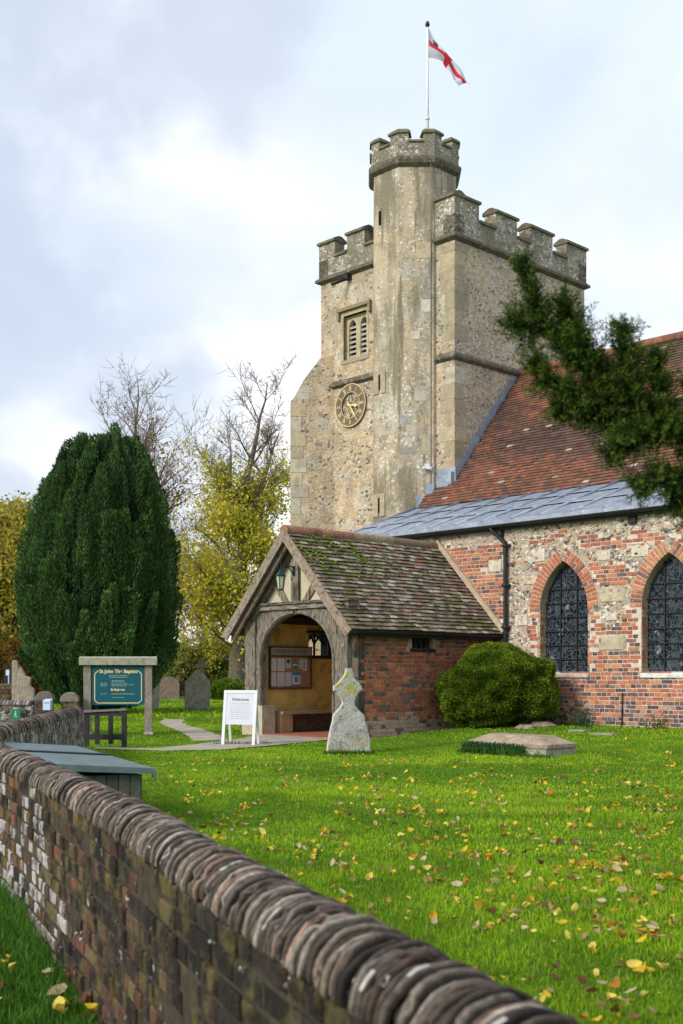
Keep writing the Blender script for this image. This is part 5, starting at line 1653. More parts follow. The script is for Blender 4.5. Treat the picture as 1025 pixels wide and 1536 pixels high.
# front stone traced in its own plane: (u, v) of the photograph to metres
def trace(pts, u0, v0, sc):
    return [((u-u0)/sc, (v0-v)/sc) for u, v in pts]
z2 = lambda a, b: (460+a*.1366, 980+b*.1366)
prof = [z2(*q_) for q_ in [(215, 1115), (225, 1000), (245, 880), (265, 800), (285, 730), (290, 690), (300, 655), (340, 610), (375, 575), (400, 535), (390, 505), (370, 470), (350, 440), (335, 415), (300, 400), (302, 345),
        (340, 325), (375, 285), (410, 245), (436, 200), (440, 155), (500, 155), (520, 195), (525, 245), (555, 290), (590, 325), (612, 350), (622, 390), (585, 420), (570, 445), (545, 480), (530, 520), (535, 560), (565, 600), (610, 645), (640, 680), (650, 740), (670, 810), (690, 880), (708, 950), (705, 1020), (700, 1115)]]
SY = 17.7; sc = 1774/SY
c0 = at(523, SY); gg = gz(c0.x, c0.y)
outl = trace(prof, 523, 980+1115*.1366, sc); outl = outl[::-1] if sum((outl[i][0]*outl[(i+1) % len(outl)][1]-outl[(i+1) % len(outl)][0]*outl[i][1]) for i in range(len(outl))) < 0 else outl
outl = [(x, z-.03) for x, z in outl]
slab('headstone', outl, .11, (c0.x, c0.y, gg), R(12), [M['grave_a'], M['grave_a_edge']], 'pale lichened headstone shaped like a cross head on wide shoulders, in front of the porch', tiltx=R(-3))
def arched(w_, h, rise, n_=10, pointed=False):
    pts = [(-w_/2, -.03), (w_/2, -.03), (w_/2, h-rise)]
    for k in range(1, n_):
        a = math.pi*k/n_
        x = w_/2*math.cos(a); z = math.sin(a)
        if pointed: z = 1-abs(math.cos(a))**1.25
        pts.append((x, h-rise+rise*z))
    pts.append((-w_/2, h-rise)); return pts
def gs(u, Y, w_, h, rise, mat, label, rz=0, pointed=False, tx=0, ty=0, name='headstone', th_=.12):
    c0 = at(u, Y); return slab(name, arched(w_, h, rise, 12, pointed), th_, (c0.x, c0.y, gz(c0.x, c0.y)), rz, [M[mat]], label, tx, ty, edge=0)
gs(296, 37.5, .80, 1.33, .42, 'grave_b', 'grey pointed headstone on the lawn between the name board and the white board', R(8), True, ty=R(1))
gs(253, 54, 1.0, 1.05, .34, 'grave_c', 'brown round topped headstone in front of the dark back wall', R(4))
gs(231, 40, .42, 1.0, .2, 'grave_b', 'thin grey headstone seen just right of the name board post', R(60), tx=R(3))
gs(303+30*0, 47.0, .01+.25, .95, .1, 'grave_c', 'dark stone shaft below the cross behind the grey pointed headstone', 0) if False else None
# dark cross behind
c0 = at(303, 44); t = empty('stone_cross', (c0.x, c0.y, gz(c0.x, c0.y)), R(6), 'dark wheel head stone cross rising behind the grey pointed headstone', 'cross')
dm = simple('dark_mossy_stone', (.07, .06, .045), .95, .4, 8, .5)
p = MB(); p.loft([[(-.18, -.12, -.02), (.18, -.12, -.02), (.18, .12, -.02), (-.18, .12, -.02)], [(-.13, -.09, .5), (.13, -.09, .5), (.13, .09, .5), (-.13, .09, .5)], [(-.10, -.07, 1.25), (.10, -.07, 1.25), (.10, .07, 1.25), (-.10, .07, 1.25)]], 0); p.build('shaft', dm, t)
p = MB(); zc_ = 1.48
p.box((-.09, -.06, 1.25), (.09, .06, 1.75)); p.box((-.24, -.058, zc_-.07), (-.091, .058, zc_+.07)); p.box((.091, -.058, zc_-.07), (.24, .058, zc_+.07))
ringm(p, .13, .17, -.045, .045, zc_, 24); p.build('cross_head', dm, t)
# stones at far left
def ptile(u0, v0, Y, pts, mat, label, rz=0, th_=.14, name='headstone'):
    sc = 1774/Y; c0 = at(u0, Y); g0 = gz(c0.x, c0.y)
    vg = 1010-(g0-ZC)/Y*1774
    o_ = [((u-u0)/sc, (vg-v)/sc) for u, v in pts]
    o_ = [(x, z if z > .02 else -.03) for x, z in o_]
    ar = sum((o_[i][0]*o_[(i+1) % len(o_)][1]-o_[(i+1) % len(o_)][0]*o_[i][1]) for i in range(len(o_)))
    if ar < 0: o_ = o_[::-1]
    return slab(name, o_, th_, (c0.x, c0.y, g0), rz, [M[mat]], label, edge=0)
ptile(38, 1060, 30, [(26, 1085), (27, 1022), (29, 1003), (32, 1000), (39, 1014), (47, 1016), (46, 1028), (52, 1034), (53, 1085)], 'grave_d', 'broken topped tan headstone at the left of the dark yew')
ptile(23, 1060, 33, [(18.5, 1085), (19, 992), (21, 990), (27, 991), (29, 1001), (28, 1085)], 'grave_d', 'tall narrow tan headstone at the far left edge beside the broken one')

# chest tomb
t = empty('grave_slab', (0, 0, 0), 0, 'low coped tomb stone with moss lying on the lawn by the church wall', 'tomb')
A0 = Vector((2.12, 18.0, 0)); B0 = Vector((3.14, 16.86, 0)); ax = (B0-A0); TLn = ax.length; ax.normalize()
mid = (A0+B0)/2; gg = min(gz(mid.x, mid.y), gz(B0.x, B0.y)); t.location = (mid.x, mid.y, gg-.01); t.rotation_euler = (0, 0, math.atan2(ax.y, ax.x))
hl = TLn/2
def trap(x, w_, z): return [(x, -w_, z)]
p = MB()
p.loft([[(-hl, -.29, 0), (hl, -.36, 0), (hl, .36, 0), (-hl, .29, 0)], [(-hl+.01, -.28, .10), (hl-.01, -.35, .10), (hl-.01, .35, .10), (-hl+.01, .28, .10)]], 0)
p.build('base_stone', M['grave_b'], t)
p = MB()
top_ = lambda w_, z, i: [(-hl+i, -w_, z), (-hl*.4, -w_*1.08, z+.002), (hl*.4, -w_*1.15, z-.002), (hl-i, -w_*1.2, z), (hl-i, w_*1.2, z), (hl*.4, w_*1.15, z), (-hl*.4, w_*1.08, z), (-hl+i, w_, z)]
p.loft([top_(.27, .101, .01), top_(.285, .12, -.01), top_(.285, .17, -.01), top_(.16, .27, .26), top_(.13, .285, .30)], 0)
p.build('coped_lid', M['tomb'], t)
# stones lying under the bush
def rock(loc, r, label, seed, flat=.35):
    random.seed(seed)
    bm = bmesh.new(); bmesh.ops.create_icosphere(bm, subdivisions=3, radius=1)
    for v in bm.verts:
        n_ = mnoise.noise(v.co*1.6+Vector((seed, 0, 0)))*.35+mnoise.noise(v.co*4+Vector((0, seed, 0)))*.1
        v.co *= 1+n_; v.co = Vector((v.co.x*r, v.co.y*r*.6, v.co.z*r*flat))
    me = bpy.data.meshes.new('stone'); bm.to_mesh(me); bm.free(); me.materials.append(M['grave_d'])
    o = bpy.data.objects.new('stone', me); col.objects.link(o); o.location = (loc.x, loc.y, gz(loc.x, loc.y)+r*flat*.3)
    return tag(o, label, 'stone')
rock(at(812, 21.6), .24, 'pale flat stone lying on the grass under the round bush', 2)
rock(at(787, 21.3), .16, 'small grey stone to the left of the pale flat stone by the bush', 5)
# two small flush slabs
for u, Y, w_, lb in ((907, 19.6, .22, 'flat grey ledger stone sunk in the grass below the windows, nearer one'), (870, 20.4, .16, 'flat grey ledger stone sunk in the grass below the windows, farther one')):
    c0 = at(u, Y); p = MB(); p.box((-w_, -.12, -.03), (w_, .12, .022)); o = p.build('ledger_stone', M['grave_b']); o.location = (c0.x, c0.y, gz(c0.x, c0.y)); o.rotation_euler = (0, 0, RZ); tag(o, lb, 'stone')

# ------------------------------------------------------------------ vegetation
def cards(name, P, D, L, W, C, mat, parent=None, rg=rng):
    """rhombus leaves: P base points, D directions, L lengths, W widths, C colours"""
    n_ = len(P); D = D/np.linalg.norm(D, axis=1, keepdims=True)
    r = rg.normal(size=(n_, 3)); S = np.cross(D, r); S /= (np.linalg.norm(S, axis=1, keepdims=True)+1e-9)
    N_ = np.cross(S, D)
    mid = P+D*(L*.45)[:, None]+N_*(L*.06)[:, None]
    V = np.stack([P, mid-S*(W*.5)[:, None], P+D*L[:, None], mid+S*(W*.5)[:, None]], 1).reshape(-1, 3)
    F = np.arange(n_*4).reshape(n_, 4)
    return np_mesh(name, V, F, np.clip(C, 0, 1), mat, parent)
def mixc(a, b, t): return np.array(a)[None, :]*(1-t[:, None])+np.array(b)[None, :]*t[:, None]
def nzv(P, s, o=0):
    return np.array([mnoise.noise(Vector((p[0]*s+o, p[1]*s, p[2]*s))) for p in P])
def tri_area_dummy(): pass

# --- great columnar yew on the left
def big_yew():
    Y = 36.0; c0 = at(146, Y); g0 = gz(c0.x, c0.y)
    t = empty('yew_tree', (c0.x, c0.y, g0), 0, 'huge dark green columnar yew towering behind the church name board', 'tree')
    prof_z = [0, .35, .9, 1.5, 2.4, 3.3, 4.2, 5.1, 5.9, 6.7, 7.25, 7.7, 8.1, 8.45]
    prof_r = [.85, 1.4, 1.8, 2.08, 2.28, 2.34, 2.28, 2.14, 1.96, 1.76, 1.58, 1.38, 1.10, .5]
    def rad(z, th):
        r = np.interp(z, prof_z, prof_r)
        return r
    # plumes: upright columns of foliage whose tips stand free
    n_pl = 190
    P = []; D = []; Lh = []; Wd = []; Cc = []
    rr = np.random.default_rng(5)
    core = MB()
    for i in range(n_pl):
        th = 2*math.pi*(i*.618034 % 1); 
        ztop = rr.uniform(1.8, 7.7) if i > 46 else rr.uniform(6.3, 8.7)
        zlen = rr.uniform(1.2, 3.0)
        rtop = float(np.interp(min(ztop, 8.1), prof_z, prof_r))*rr.uniform(.90, 1.10)+(.10 if rr.random() < .12 else 0)
        if i <= 46: rtop = float(np.interp(min(ztop, 8.2), prof_z, prof_r))*rr.uniform(.2, 1.15)
        zb = max(.25, ztop-zlen)
        rbot = float(np.interp(zb, prof_z, prof_r))*.86 if i > 46 else rtop*rr.uniform(.75, .95)
        wdt = rr.uniform(.16, .36); tone = rr.uniform(.5, 1.4)
        m = int(900*zlen/2)
        f = rr.random(m)**.8
        z = zb+(ztop-zb)*f
        cr_ = rbot+(rtop-rbot)*f
        sh = .35*(z/8.8)**2          # the crown leans a little to the right
        w_ = wdt*np.sqrt(np.clip(1-f**2.2, .012, 1))
        a = rr.random(m)*2*math.pi
        k = np.sqrt(rr.uniform(.45, 1, m))
        px = cr_*math.cos(th)+np.cos(a)*w_*k+sh; py = cr_*math.sin(th)+np.sin(a)*w_*k
        P.append(np.stack([px, py, z], 1))
        D.append(np.stack([np.cos(a)*.55+math.cos(th)*.25, np.sin(a)*.55+math.sin(th)*.25, np.full(m, 1.0)+rr.normal(0, .25, m)], 1))
        Cc.append(mixc((.020, .055, .020), (.115, .225, .055), np.clip(rr.random(m)*.9*tone+.15*(f > .8), 0, 1.3)))
    # body of the crown
    m = 120000
    z = rr.beta(1.25, 1.15, m)*8.2+.12; th = rr.random(m)*2*math.pi
    ridge = np.array([mnoise.noise(Vector((math.cos(b)*2.6, math.sin(b)*2.6, c_*.28))) for b, c_ in zip(th, z)])
    ridge2 = np.array([mnoise.noise(Vector((math.cos(b)*6.0, math.sin(b)*6.0, c_*.75+9))) for b, c_ in zip(th, z)])
    r = np.interp(z, prof_z, prof_r)*(.88+.36*ridge+.22*ridge2)*(1-np.abs(rr.normal(0, .07, m)))
    sh = .35*(z/8.8)**2
    P.append(np.stack([r*np.cos(th)+sh, r*np.sin(th), z], 1))
    D.append(np.stack([np.cos(th)*.6, np.sin(th)*.6, np.full(m, .9)], 1)+rr.normal(0, .3, (m, 3)))
    Cc.append(mixc((.012, .036, .015), (.085, .180, .046), np.clip(.35+.9*ridge2+rr.random(m)*.55-.15, 0, 1.2)))
    P = np.concatenate(P); D = np.concatenate(D); Cc = np.concatenate(Cc); m = len(P)
    cards('foliage', P, D, rr.uniform(.06, .15, m), rr.uniform(.024, .05, m), Cc, M['yew'], t, rr)
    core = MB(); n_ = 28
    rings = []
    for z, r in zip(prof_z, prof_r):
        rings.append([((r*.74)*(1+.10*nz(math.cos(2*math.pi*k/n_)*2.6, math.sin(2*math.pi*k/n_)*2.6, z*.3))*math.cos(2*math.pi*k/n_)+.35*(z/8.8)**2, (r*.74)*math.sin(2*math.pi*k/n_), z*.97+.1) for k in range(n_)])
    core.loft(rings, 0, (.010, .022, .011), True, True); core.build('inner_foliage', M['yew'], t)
    p = MB(); p.tube([(0, 0, -.1), (0, 0, .6), (.1, 0, 2)], [.42, .36, .3], 10); p.build('trunk', M['bark'], t)
big_yew()

# --- broadleaf trees
def tree(name, u, Y, H, spread, label, seed, leaf_lo, leaf_hi, leaf_top, leaf_n, leafc, trunk_r, first=.14, fork=None, leaf_sz=.17, bark='bark', lean_=(0, 0), dens=1.0, group=None, limb_n=34, up=.9, prof=None):
    rr = random.Random(seed); c0 = at(u, Y); g0 = gz(c0.x, c0.y)
    t = empty(name, (c0.x, c0.y, g0), 0, label, 'tree', group)
    mb = MB(); tips = []; tw = MB()
    def wander(p, d, length, n, bend, upb=.0):
        pts = [p.copy()]
        for i in range(n):
            d = (d+Vector((rr.gauss(0, bend), rr.gauss(0, bend), rr.gauss(0, bend)+upb))).normalized()
            pts.append(pts[-1]+d*(length/n))
        return pts, d
    leaders = []
    pts, d = wander(Vector((0, 0, -.15)), Vector((lean_[0], lean_[1], 1)), H*.62, 9, .05, .06)
    rad = [trunk_r*(1.25 if i == 0 else 1)*(1-.58*i/9) for i in range(10)]
    mb.tube(pts, rad, 9); leaders.append((pts, rad))
    nf = fork or 2
    for k in range(nf):
        a = rr.random()*6.28 if k else .4
        dd_ = (d+Vector((math.cos(a+k*math.pi), math.sin(a+k*math.pi), 0))*(.12 if k == 0 else .42)).normalized()
        p2, _ = wander(pts[-1 if k == 0 else -2-rr.randint(0, 1)], dd_, H*(.40 if k == 0 else .33), 7, .10, .12)
        r2 = [rad[-1]*(1-.88*i/7) for i in range(8)]
        mb.tube(p2, r2, 6); leaders.append((p2, r2))
    def at_l(L_, f):
        P_, R_ = L_; x = f*(len(P_)-1); i = min(int(x), len(P_)-2)
        return P_[i].lerp(P_[i+1], x-i), R_[i]*(1-(x-i))+R_[i+1]*(x-i)
    for i in range(limb_n):
        q_ = (i+.5)/limb_n
        if q_ < .62: L_ = leaders[0]; f = first+(1-first)*(q_/.62)
        else: L_ = leaders[1+(i % nf)]; f = rr.uniform(.08, .95)
        p0, r0 = at_l(L_, f)
        hz = max(0, min(1, p0.z/H))
        ln_ = spread*(np.interp(hz, *prof) if prof else (1-.55*hz))*rr.uniform(.65, 1.12)
        a = i*2.399+rr.uniform(-.3, .3)
        d0 = Vector((math.cos(a), math.sin(a), rr.uniform(.25, .75)*up+hz*.7)).normalized()
        lp, _ = wander(p0, d0, ln_, 6, .14, .05)
        rl = [min(r0*.45, .02+ln_*.014)*(1-.85*j/6) for j in range(7)]
        mb.tube(lp, rl, 5)
        nb_ = int(7*dens)+2
        for b_ in range(nb_):
            f2 = rr.uniform(.22, 1.0); pp, r2 = at_l((lp, rl), f2)
            dir0 = (lp[-1]-lp[0]).normalized()
            d2 = (dir0*.6+Vector((rr.gauss(0, .6), rr.gauss(0, .6), rr.gauss(.25, .45)))).normalized()
            l2 = ln_*rr.uniform(.22, .46)
            bp, _ = wander(pp, d2, l2, 4, .2, .06)
            mb.tube(bp, [max(.010, r2*.45)*(1-.6*j/4) for j in range(5)], 4)
            for c_ in range(5):
                f3 = rr.uniform(.2, 1); p3, _ = at_l((bp, [.01]*5), f3)
                d3 = (d2*.5+Vector((rr.gauss(0, .6), rr.gauss(0, .6), rr.gauss(.25, .5)))).normalized()
                tp3, _ = wander(p3, d3, l2*rr.uniform(.35, .7), 3, .22, .08)
                tw.tube(tp3, [.012, .010, .008, .006], 3)
                tips.append(tp3[1]); tips.append(tp3[-1])
            tips.append(bp[-1])
    mb.build('trunk', M[bark], t); tw.build('twigs', M['bark_far'], t)
    g = np.random.default_rng(seed)
    T = np.array([tuple(p) for p in tips])
    hz = T[:, 2]/H
    pr_ = np.interp(hz, leaf_lo, leaf_hi)*np.clip(.9+2.4*nzv(T, .55, seed), 0, 2)
    T = T[g.random(len(T)) < pr_]
    k = leaf_n; P = np.repeat(T, k, axis=0)+g.normal(0, .26, (len(T)*k, 3))
    m = len(P)
    if m:
        ti = np.repeat(g.random(len(T)), k)*.6+g.random(m)*.4
        C = np.zeros((m, 3)); cs = np.array(leafc); idx = ti*(len(cs)-1); i0 = np.floor(idx).astype(int); i1 = np.minimum(i0+1, len(cs)-1)
        C = cs[i0]*(1-(idx-i0)[:, None])+cs[i1]*(idx-i0)[:, None]; C *= g.uniform(.75, 1.25, (m, 1))
        D = g.normal(size=(m, 3)); D[:, 2] -= .5
        cards('foliage', P, D, g.uniform(.7, 1.2, m)*leaf_sz, g.uniform(.6, .9, m)*leaf_sz, C, M['leaf'], t, g)
    return t
YEL = [(.22, .28, .03), (.42, .44, .04), (.62, .56, .05), (.68, .54, .05), (.52, .34, .03)]
ORG = [(.34, .22, .03), (.46, .28, .04), (.38, .19, .05), (.25, .20, .04)]
OLI = [(.22, .23, .04), (.40, .35, .05), (.50, .40, .06), (.32, .32, .05)]
tree('lime_tree', 352, 55, 15.2, 4.4, 'tall tree with a bare top and yellow autumn leaves below, right of the big yew', 21,
     [0, .15, .56, .70, .82], [.9, .95, .85, .2, .0], 0, 6, YEL, .46, first=.16, fork=3, leaf_sz=.17, lean_=(.05, 0), dens=1.3, limb_n=64, prof=([0, .2, .55, .75, 1], [.95, .85, .70, .60, .48]))
tree('bare_tree', 222, 60, 16.4, 5.0, 'mostly bare tree with a few orange leaves rising behind the yew', 37,
     [0, .3, .6, .8, .95], [.5, .35, .12, .03, .0], 0, 5, ORG, .38, first=.25, fork=3, leaf_sz=.17, lean_=(.03, 0), dens=1.4, limb_n=66, prof=([0, .3, .6, 1], [.8, .85, .7, .5]))
tree('yellow_tree', -5, 52, 7.9, 3.4, 'dense olive yellow tree at the left edge of the view', 8,
     [0, 1], [1, .9], 0, 14, OLI, .3, first=.12, fork=3, leaf_sz=.19, dens=1.2, limb_n=44, prof=([0, .4, 1], [1, 1, .45]))
tree('birch_tree', 34, 66, 10.2, 2.4, 'slim pale olive tree rising between the left edge tree and the yew', 15,
     [0, 1], [.8, .55], 0, 7, OLI, .2, first=.2, fork=2, leaf_sz=.18, dens=1.0, limb_n=30, prof=([0, .5, 1], [.8, .9, .4]))
tree('far_tree', 300, 82, 11.5, 4.5, 'pale yellow tree farther off between the bare tree and the lime', 55,
     [0, .5, 1], [.15, .4, .05], 0, 5, [(.40, .40, .06), (.54, .46, .06), (.36, .38, .08)], .3, first=.15, fork=2, leaf_sz=.22, dens=1.0, limb_n=36, prof=([0, .4, 1], [1, .9, .5]))

# --- bushes made of leaf clumps
def bush(name, loc, rx, ry, h, n, lmin, lmax, ca, cb, label, seed, cat='bush', group=None, sq=2.4, core=True, lumps=.16, ls=2.2, mat='leaf', hang=.0, flat_top=False):
    g = np.random.default_rng(seed)
    t = empty(name, loc, 0, label, cat, group)
    d = g.normal(size=(n, 3)); d /= np.linalg.norm(d, axis=1, keepdims=True); d[:, 2] = np.where(d[:, 2] < -.80, -d[:, 2], d[:, 2])
    lump = np.array([mnoise.noise(Vector(x*ls)+Vector((seed, 0, 0))) for x in d]); lump2 = np.array([mnoise.noise(Vector(x*ls*2.6)+Vector((0, seed, 0))) for x in d])
    rad = (1+lumps*lump*1.6+lumps*.7*lump2)*(1-np.abs(g.normal(0, .045, n)))
    P = d*rad[:, None]*np.array([rx, ry, h*.56])[None, :]; P[:, 2] += h*.46
    P[:, 2] = np.maximum(P[:, 2], .02+.1*g.random(n))
    D = d+g.normal(0, .55, (n, 3)); D[:, 2] += .35-hang
    C = mixc(ca, cb, np.clip(.4+.9*lump2+.5*lump+g.normal(0, .28, n), 0, 1.25))
    L_ = g.uniform(lmin, lmax, n)
    cards('foliage', P, D, L_, L_*g.uniform(.45, .7, n), C, M[mat], t, g)
    if core:
        bm = bmesh.new(); bmesh.ops.create_icosphere(bm, subdivisions=4, radius=1)
        for v in bm.verts:
            dd_ = v.co.normalized(); k = 1+lumps*1.6*mnoise.noise(dd_*ls+Vector((seed, 0, 0)))
            v.co = Vector((dd_.x*rx, dd_.y*ry, dd_.z*h*.56))*k*.90; v.co.z += h*.46; v.co.z = max(v.co.z, .0)
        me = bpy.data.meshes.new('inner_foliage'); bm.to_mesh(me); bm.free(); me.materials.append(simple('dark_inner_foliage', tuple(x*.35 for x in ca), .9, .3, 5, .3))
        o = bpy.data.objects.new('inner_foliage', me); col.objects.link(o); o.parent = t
    p = MB(); 
    for a in (-.35, .1, .4): p.tube([(a*rx, -.2*ry, -.05), (a*rx*.9, -.15*ry, h*.25)], .045, 7)
    p.build('stem', M['bark'], t)
    return t
c0 = at(748, 22.1)
bush('box_bush', (c0.x, c0.y, gz(c0.x, c0.y)-.02), 1.04, .96, 1.46, 80000, .028, .06, (.055, .105, .008), (.21, .30, .02), 'rounded yellow green bush in the corner of porch and church wall', 4, lumps=.14, ls=1.9)
# hedge and scrub behind the back wall
k = 0
for u, Y, rx, h, ca, cb, lb in ((262, 66, 1.9, 2.7, (.16, .22, .05), (.44, .42, .10), 'pale green scrub bush behind the dark back wall, left one'),
                               (292, 68, 1.7, 2.3, (.15, .18, .09), (.34, .36, .18), 'grey green scrub bush behind the dark back wall, middle one'),
                               (322, 66, 1.8, 2.7, (.12, .18, .03), (.36, .36, .05), 'mid green scrub bush behind the dark back wall, by the lime trunk'),
                               (236, 70, 1.6, 2.6, (.06, .10, .02), (.18, .2, .03), 'green scrub bush half hidden by the yew and name board'),
                               (2, 50, 1.7, 2.3, (.16, .11, .03), (.34, .2, .04), 'orange brown hedge bush at the left edge above the low wall'),
                               (345, 52.5, .7, .75, (.07, .14, .02), (.20, .30, .03), 'bright green seedling bush at the foot of the lime tree')):
    c0 = at(u, Y)
    bush('scrub_bush', (c0.x, c0.y, gz(c0.x, c0.y)), rx, rx*.7, h, 9000, .12, .24, ca, cb, lb, 60+k, lumps=.28, ls=2.2, group=None); k += 1
# far belt of woodland so that the lawn ends in trees
g = np.random.default_rng(77); n = 26000
X = g.uniform(-75, 60, n); Yv = 118+g.normal(0, 2.5, n)
top = 2.6+1.2*np.array([mnoise.noise(Vector((x*.12, 0, 0))) for x in X])+.9*np.array([mnoise.noise(Vector((x*.6, 3, 0))) for x in X])
Zv = ZC-1.2+g.random(n)**.8*top
C = mixc((.14, .16, .06), (.40, .36, .10), g.random(n))
o = cards('woodland', np.stack([X, Yv, Zv], 1), g.normal(size=(n, 3)), g.uniform(.4, .9, n), g.uniform(.3, .6, n), C, M['leaf'], None, g)
tag(o, 'far belt of autumn woodland along the horizon', 'woodland', None, 'stuff')

# dark boundary wall at the back and brown wall at far left
def lowwall(u0, u1, Y, h, colr, label, thick=.3, cap=(.12, .10, .08)):
    a = at(u0, Y); b = at(u1, Y); g0 = min(gz(a.x, a.y), gz(b.x, b.y))-.05; random.seed(int(u1))
    t = empty('low_wall', (a.x, a.y, g0), math.atan2(b.y-a.y, b.x-a.x), label, 'wall'); L_ = (b-a).length
    p = MB(); x = 0
    p.box((0, 0, 0), (L_, thick, h), 0, tuple(c_*.6 for c_ in colr))
    r = 0
    while r*.16 < h-.1:
        x = -random.uniform(0, .3)
        while x < L_:
            l_ = random.uniform(.3, .55); p.box((max(0, x)+.01, -.02-random.uniform(0, .015), r*.16+.01), (min(x+l_, L_)-.01, 0.01, min(r*.16+.15, h-.01)), 0, jit(colr, .3)); x += l_
        r += 1
    p.build('wall_body', M['nearbrick'], t)
    p = MB(); x = 0
    while x < L_:
        l_ = random.uniform(.4, .7); p.box((x+.005, -.05, h+.001), (min(x+l_, L_)-.005, thick+.05, h+.07+random.uniform(0, .03)), 0, jit(cap, .25)); x += l_
    p.build('coping', M['coping'], t)
lowwall(225, 420, 60, .80, (.055, .04, .032), 'low dark wall across the back of the churchyard behind the headstones')
lowwall(-60, 27, 45, .78, (.13, .075, .05), 'low brown wall at the far left behind the tan headstones', cap=(.20, .17, .13))
# small dark panel with white paper beyond the brown wall
c0 = at(13, 45.6); t = empty('notice_post', (c0.x, c0.y, gz(c0.x, c0.y)), 0, 'dark blue notice panel with a white patch above the brown wall at far left', 'sign')
p = MB(); p.box((-.16, 0, .5), (.18, .05, 1.42), 0, (.012, .03, .06)); p.build('panel', M['attr'], t)
p = MB(); p.box((-.14, .051, 0), (-.08, .10, 1.3), 0, (.08, .07, .06)); p.box((.08, .051, 0), (.14, .10, 1.3), 0, (.08, .07, .06)); p.build('post', M['attr'], t)
p = MB(); p.box((-.10, -.005, 1.12), (.03, -.001, 1.34), 0, (.7, .72, .78)); p.box((-.02, -.005, .8), (.03, -.001, 1.1), 0, (.5, .52, .56)); p.build('paper', M['attr'], t)

# --- overhanging yew branch, near the camera on the right
def yew_branch():
    g = np.random.default_rng(99); Yd = 4.4
    W_ = lambda u, v, y=0: Vector(((u-512.5)/1774*(Yd+y), Yd+y, ZC+(1010-v)/1774*(Yd+y)))
    root = Vector((3.9, 5.6, 0)); rz_ = lawn_z(3.9, 5.6)
    t = empty('yew_branch_tree', (root.x, root.y, rz_), 0, 'blurred dark yew bough reaching in from the right in front of the tower and roof', 'tree')
    off = Vector((root.x, root.y, rz_))
    mb = MB()
    mb.tube([(0, 0, -.1), (.02, .03, 1.0), (-.05, 0, 2.2), (-.2, -.1, 3.4)], [.28, .22, .18, .10], 10)
    spines = [[(1330, 760, .5), (1180, 720, .3), (1080, 690, .15), (1010, 650, .05), (950, 600, 0), (900, 560, 0), (850, 530, 0), (815, 480, -.02), (795, 430, -.03), (784, 392, -.03)],
              [(950, 600, 0), (905, 600, .03), (860, 590, .04), (815, 570, .05), (800, 545, .05)],
              [(900, 560, 0), (870, 510, -.03), (850, 470, -.04), (842, 452, -.05)],
              [(950, 600, 0), (940, 550, -.03), (935, 500, -.05), (934, 490, -.05)],
              [(1010, 650, .05), (985, 590, .03), (985, 535, 0)],
              [(1080, 690, .15), (1020, 720, .05), (975, 720, 0), (955, 735, 0)],
              [(1080, 690, .15), (1050, 620, .1), (1040, 570, .05)],
              [(1010, 650, .05), (960, 660, .0), (925, 670, 0), (915, 690, 0)],
              [(1080, 690, .15), (1040, 740, .1), (1010, 752, .05)],
              [(815, 480, -.02), (785, 495, .02), (765, 480, .02)],
              [(1010, 650, .05), (930, 640, .06), (870, 620, .06), (830, 612, .06)],
              [(1080, 690, .15), (1060, 760, .12), (1035, 790, .1)]]
    pts = []
    for k, s_ in enumerate(spines):
        w3 = [W_(*q_)-off for q_ in s_]
        if k == 0: w3 = [Vector((-.08, 0, 2.3))]+w3
        mb.tube(w3, [(.10, .06, .035, .02, .014, .012, .009, .007, .006, .005, .004)[min(i, 10)] if k == 0 else .006*(1-.7*i/(len(w3)-1))+.0015 for i in range(len(w3))], 6)
        st = 1 if k == 0 else 0
        for i in range(st, len(w3)-1):
            n_ = max(2, int((w3[i+1]-w3[i]).length/.006))
            for j in range(n_):
                pts.append((w3[i].lerp(w3[i+1], j/n_), (w3[i+1]-w3[i]).normalized(), i/(len(w3)-1), k))
    mb.build('bough', M['bark'], t)
    NP = []; ND = []; NC = []; tw = MB()
    for p0, d0, f, k in pts:
        tipish = 1-.45*(f if k == 0 else f*.8)
        for _ in range(5):
            r = Vector(g.normal(size=3)); r = (r-d0*r.dot(d0)).normalized()
            d = (d0*.5+r*.8+Vector((0, 0, .28))).normalized()
            L_ = g.uniform(.03, .115)*tipish
            if g.random() < .15: L_ *= 1.35
            m = int(L_/.0024)
            tone = g.random()
            s_ = np.linspace(0, 1, m)
            side = np.array(d.cross(Vector((0.2, 1, .1))).normalized()); up_ = np.cross(np.array(d), side)
            ang = g.random(m)*6.283
            dirs = np.array(d)[None, :]*.65+side[None, :]*np.cos(ang)[:, None]+up_[None, :]*np.sin(ang)[:, None]*.8
            base = np.array(p0)[None, :]+np.array(d)[None, :]*(s_*L_)[:, None]
            NP.append(base); ND.append(dirs)
            ca = np.array((.010, .034, .007)); cb = np.array((.14, .21, .016))
            tcol = np.clip(.08+.55*s_**2*(.4+tone)+g.normal(0, .12, m), 0, 1)
            NC.append(ca[None, :]*(1-tcol[:, None])+cb[None, :]*tcol[:, None])
    P = np.concatenate(NP); D = np.concatenate(ND); C = np.concatenate(NC); m = len(P)
    cards('foliage', P, D, g.uniform(.014, .024, m), g.uniform(.003, .005, m), C, M['yew'], t, g)
yew_branch()

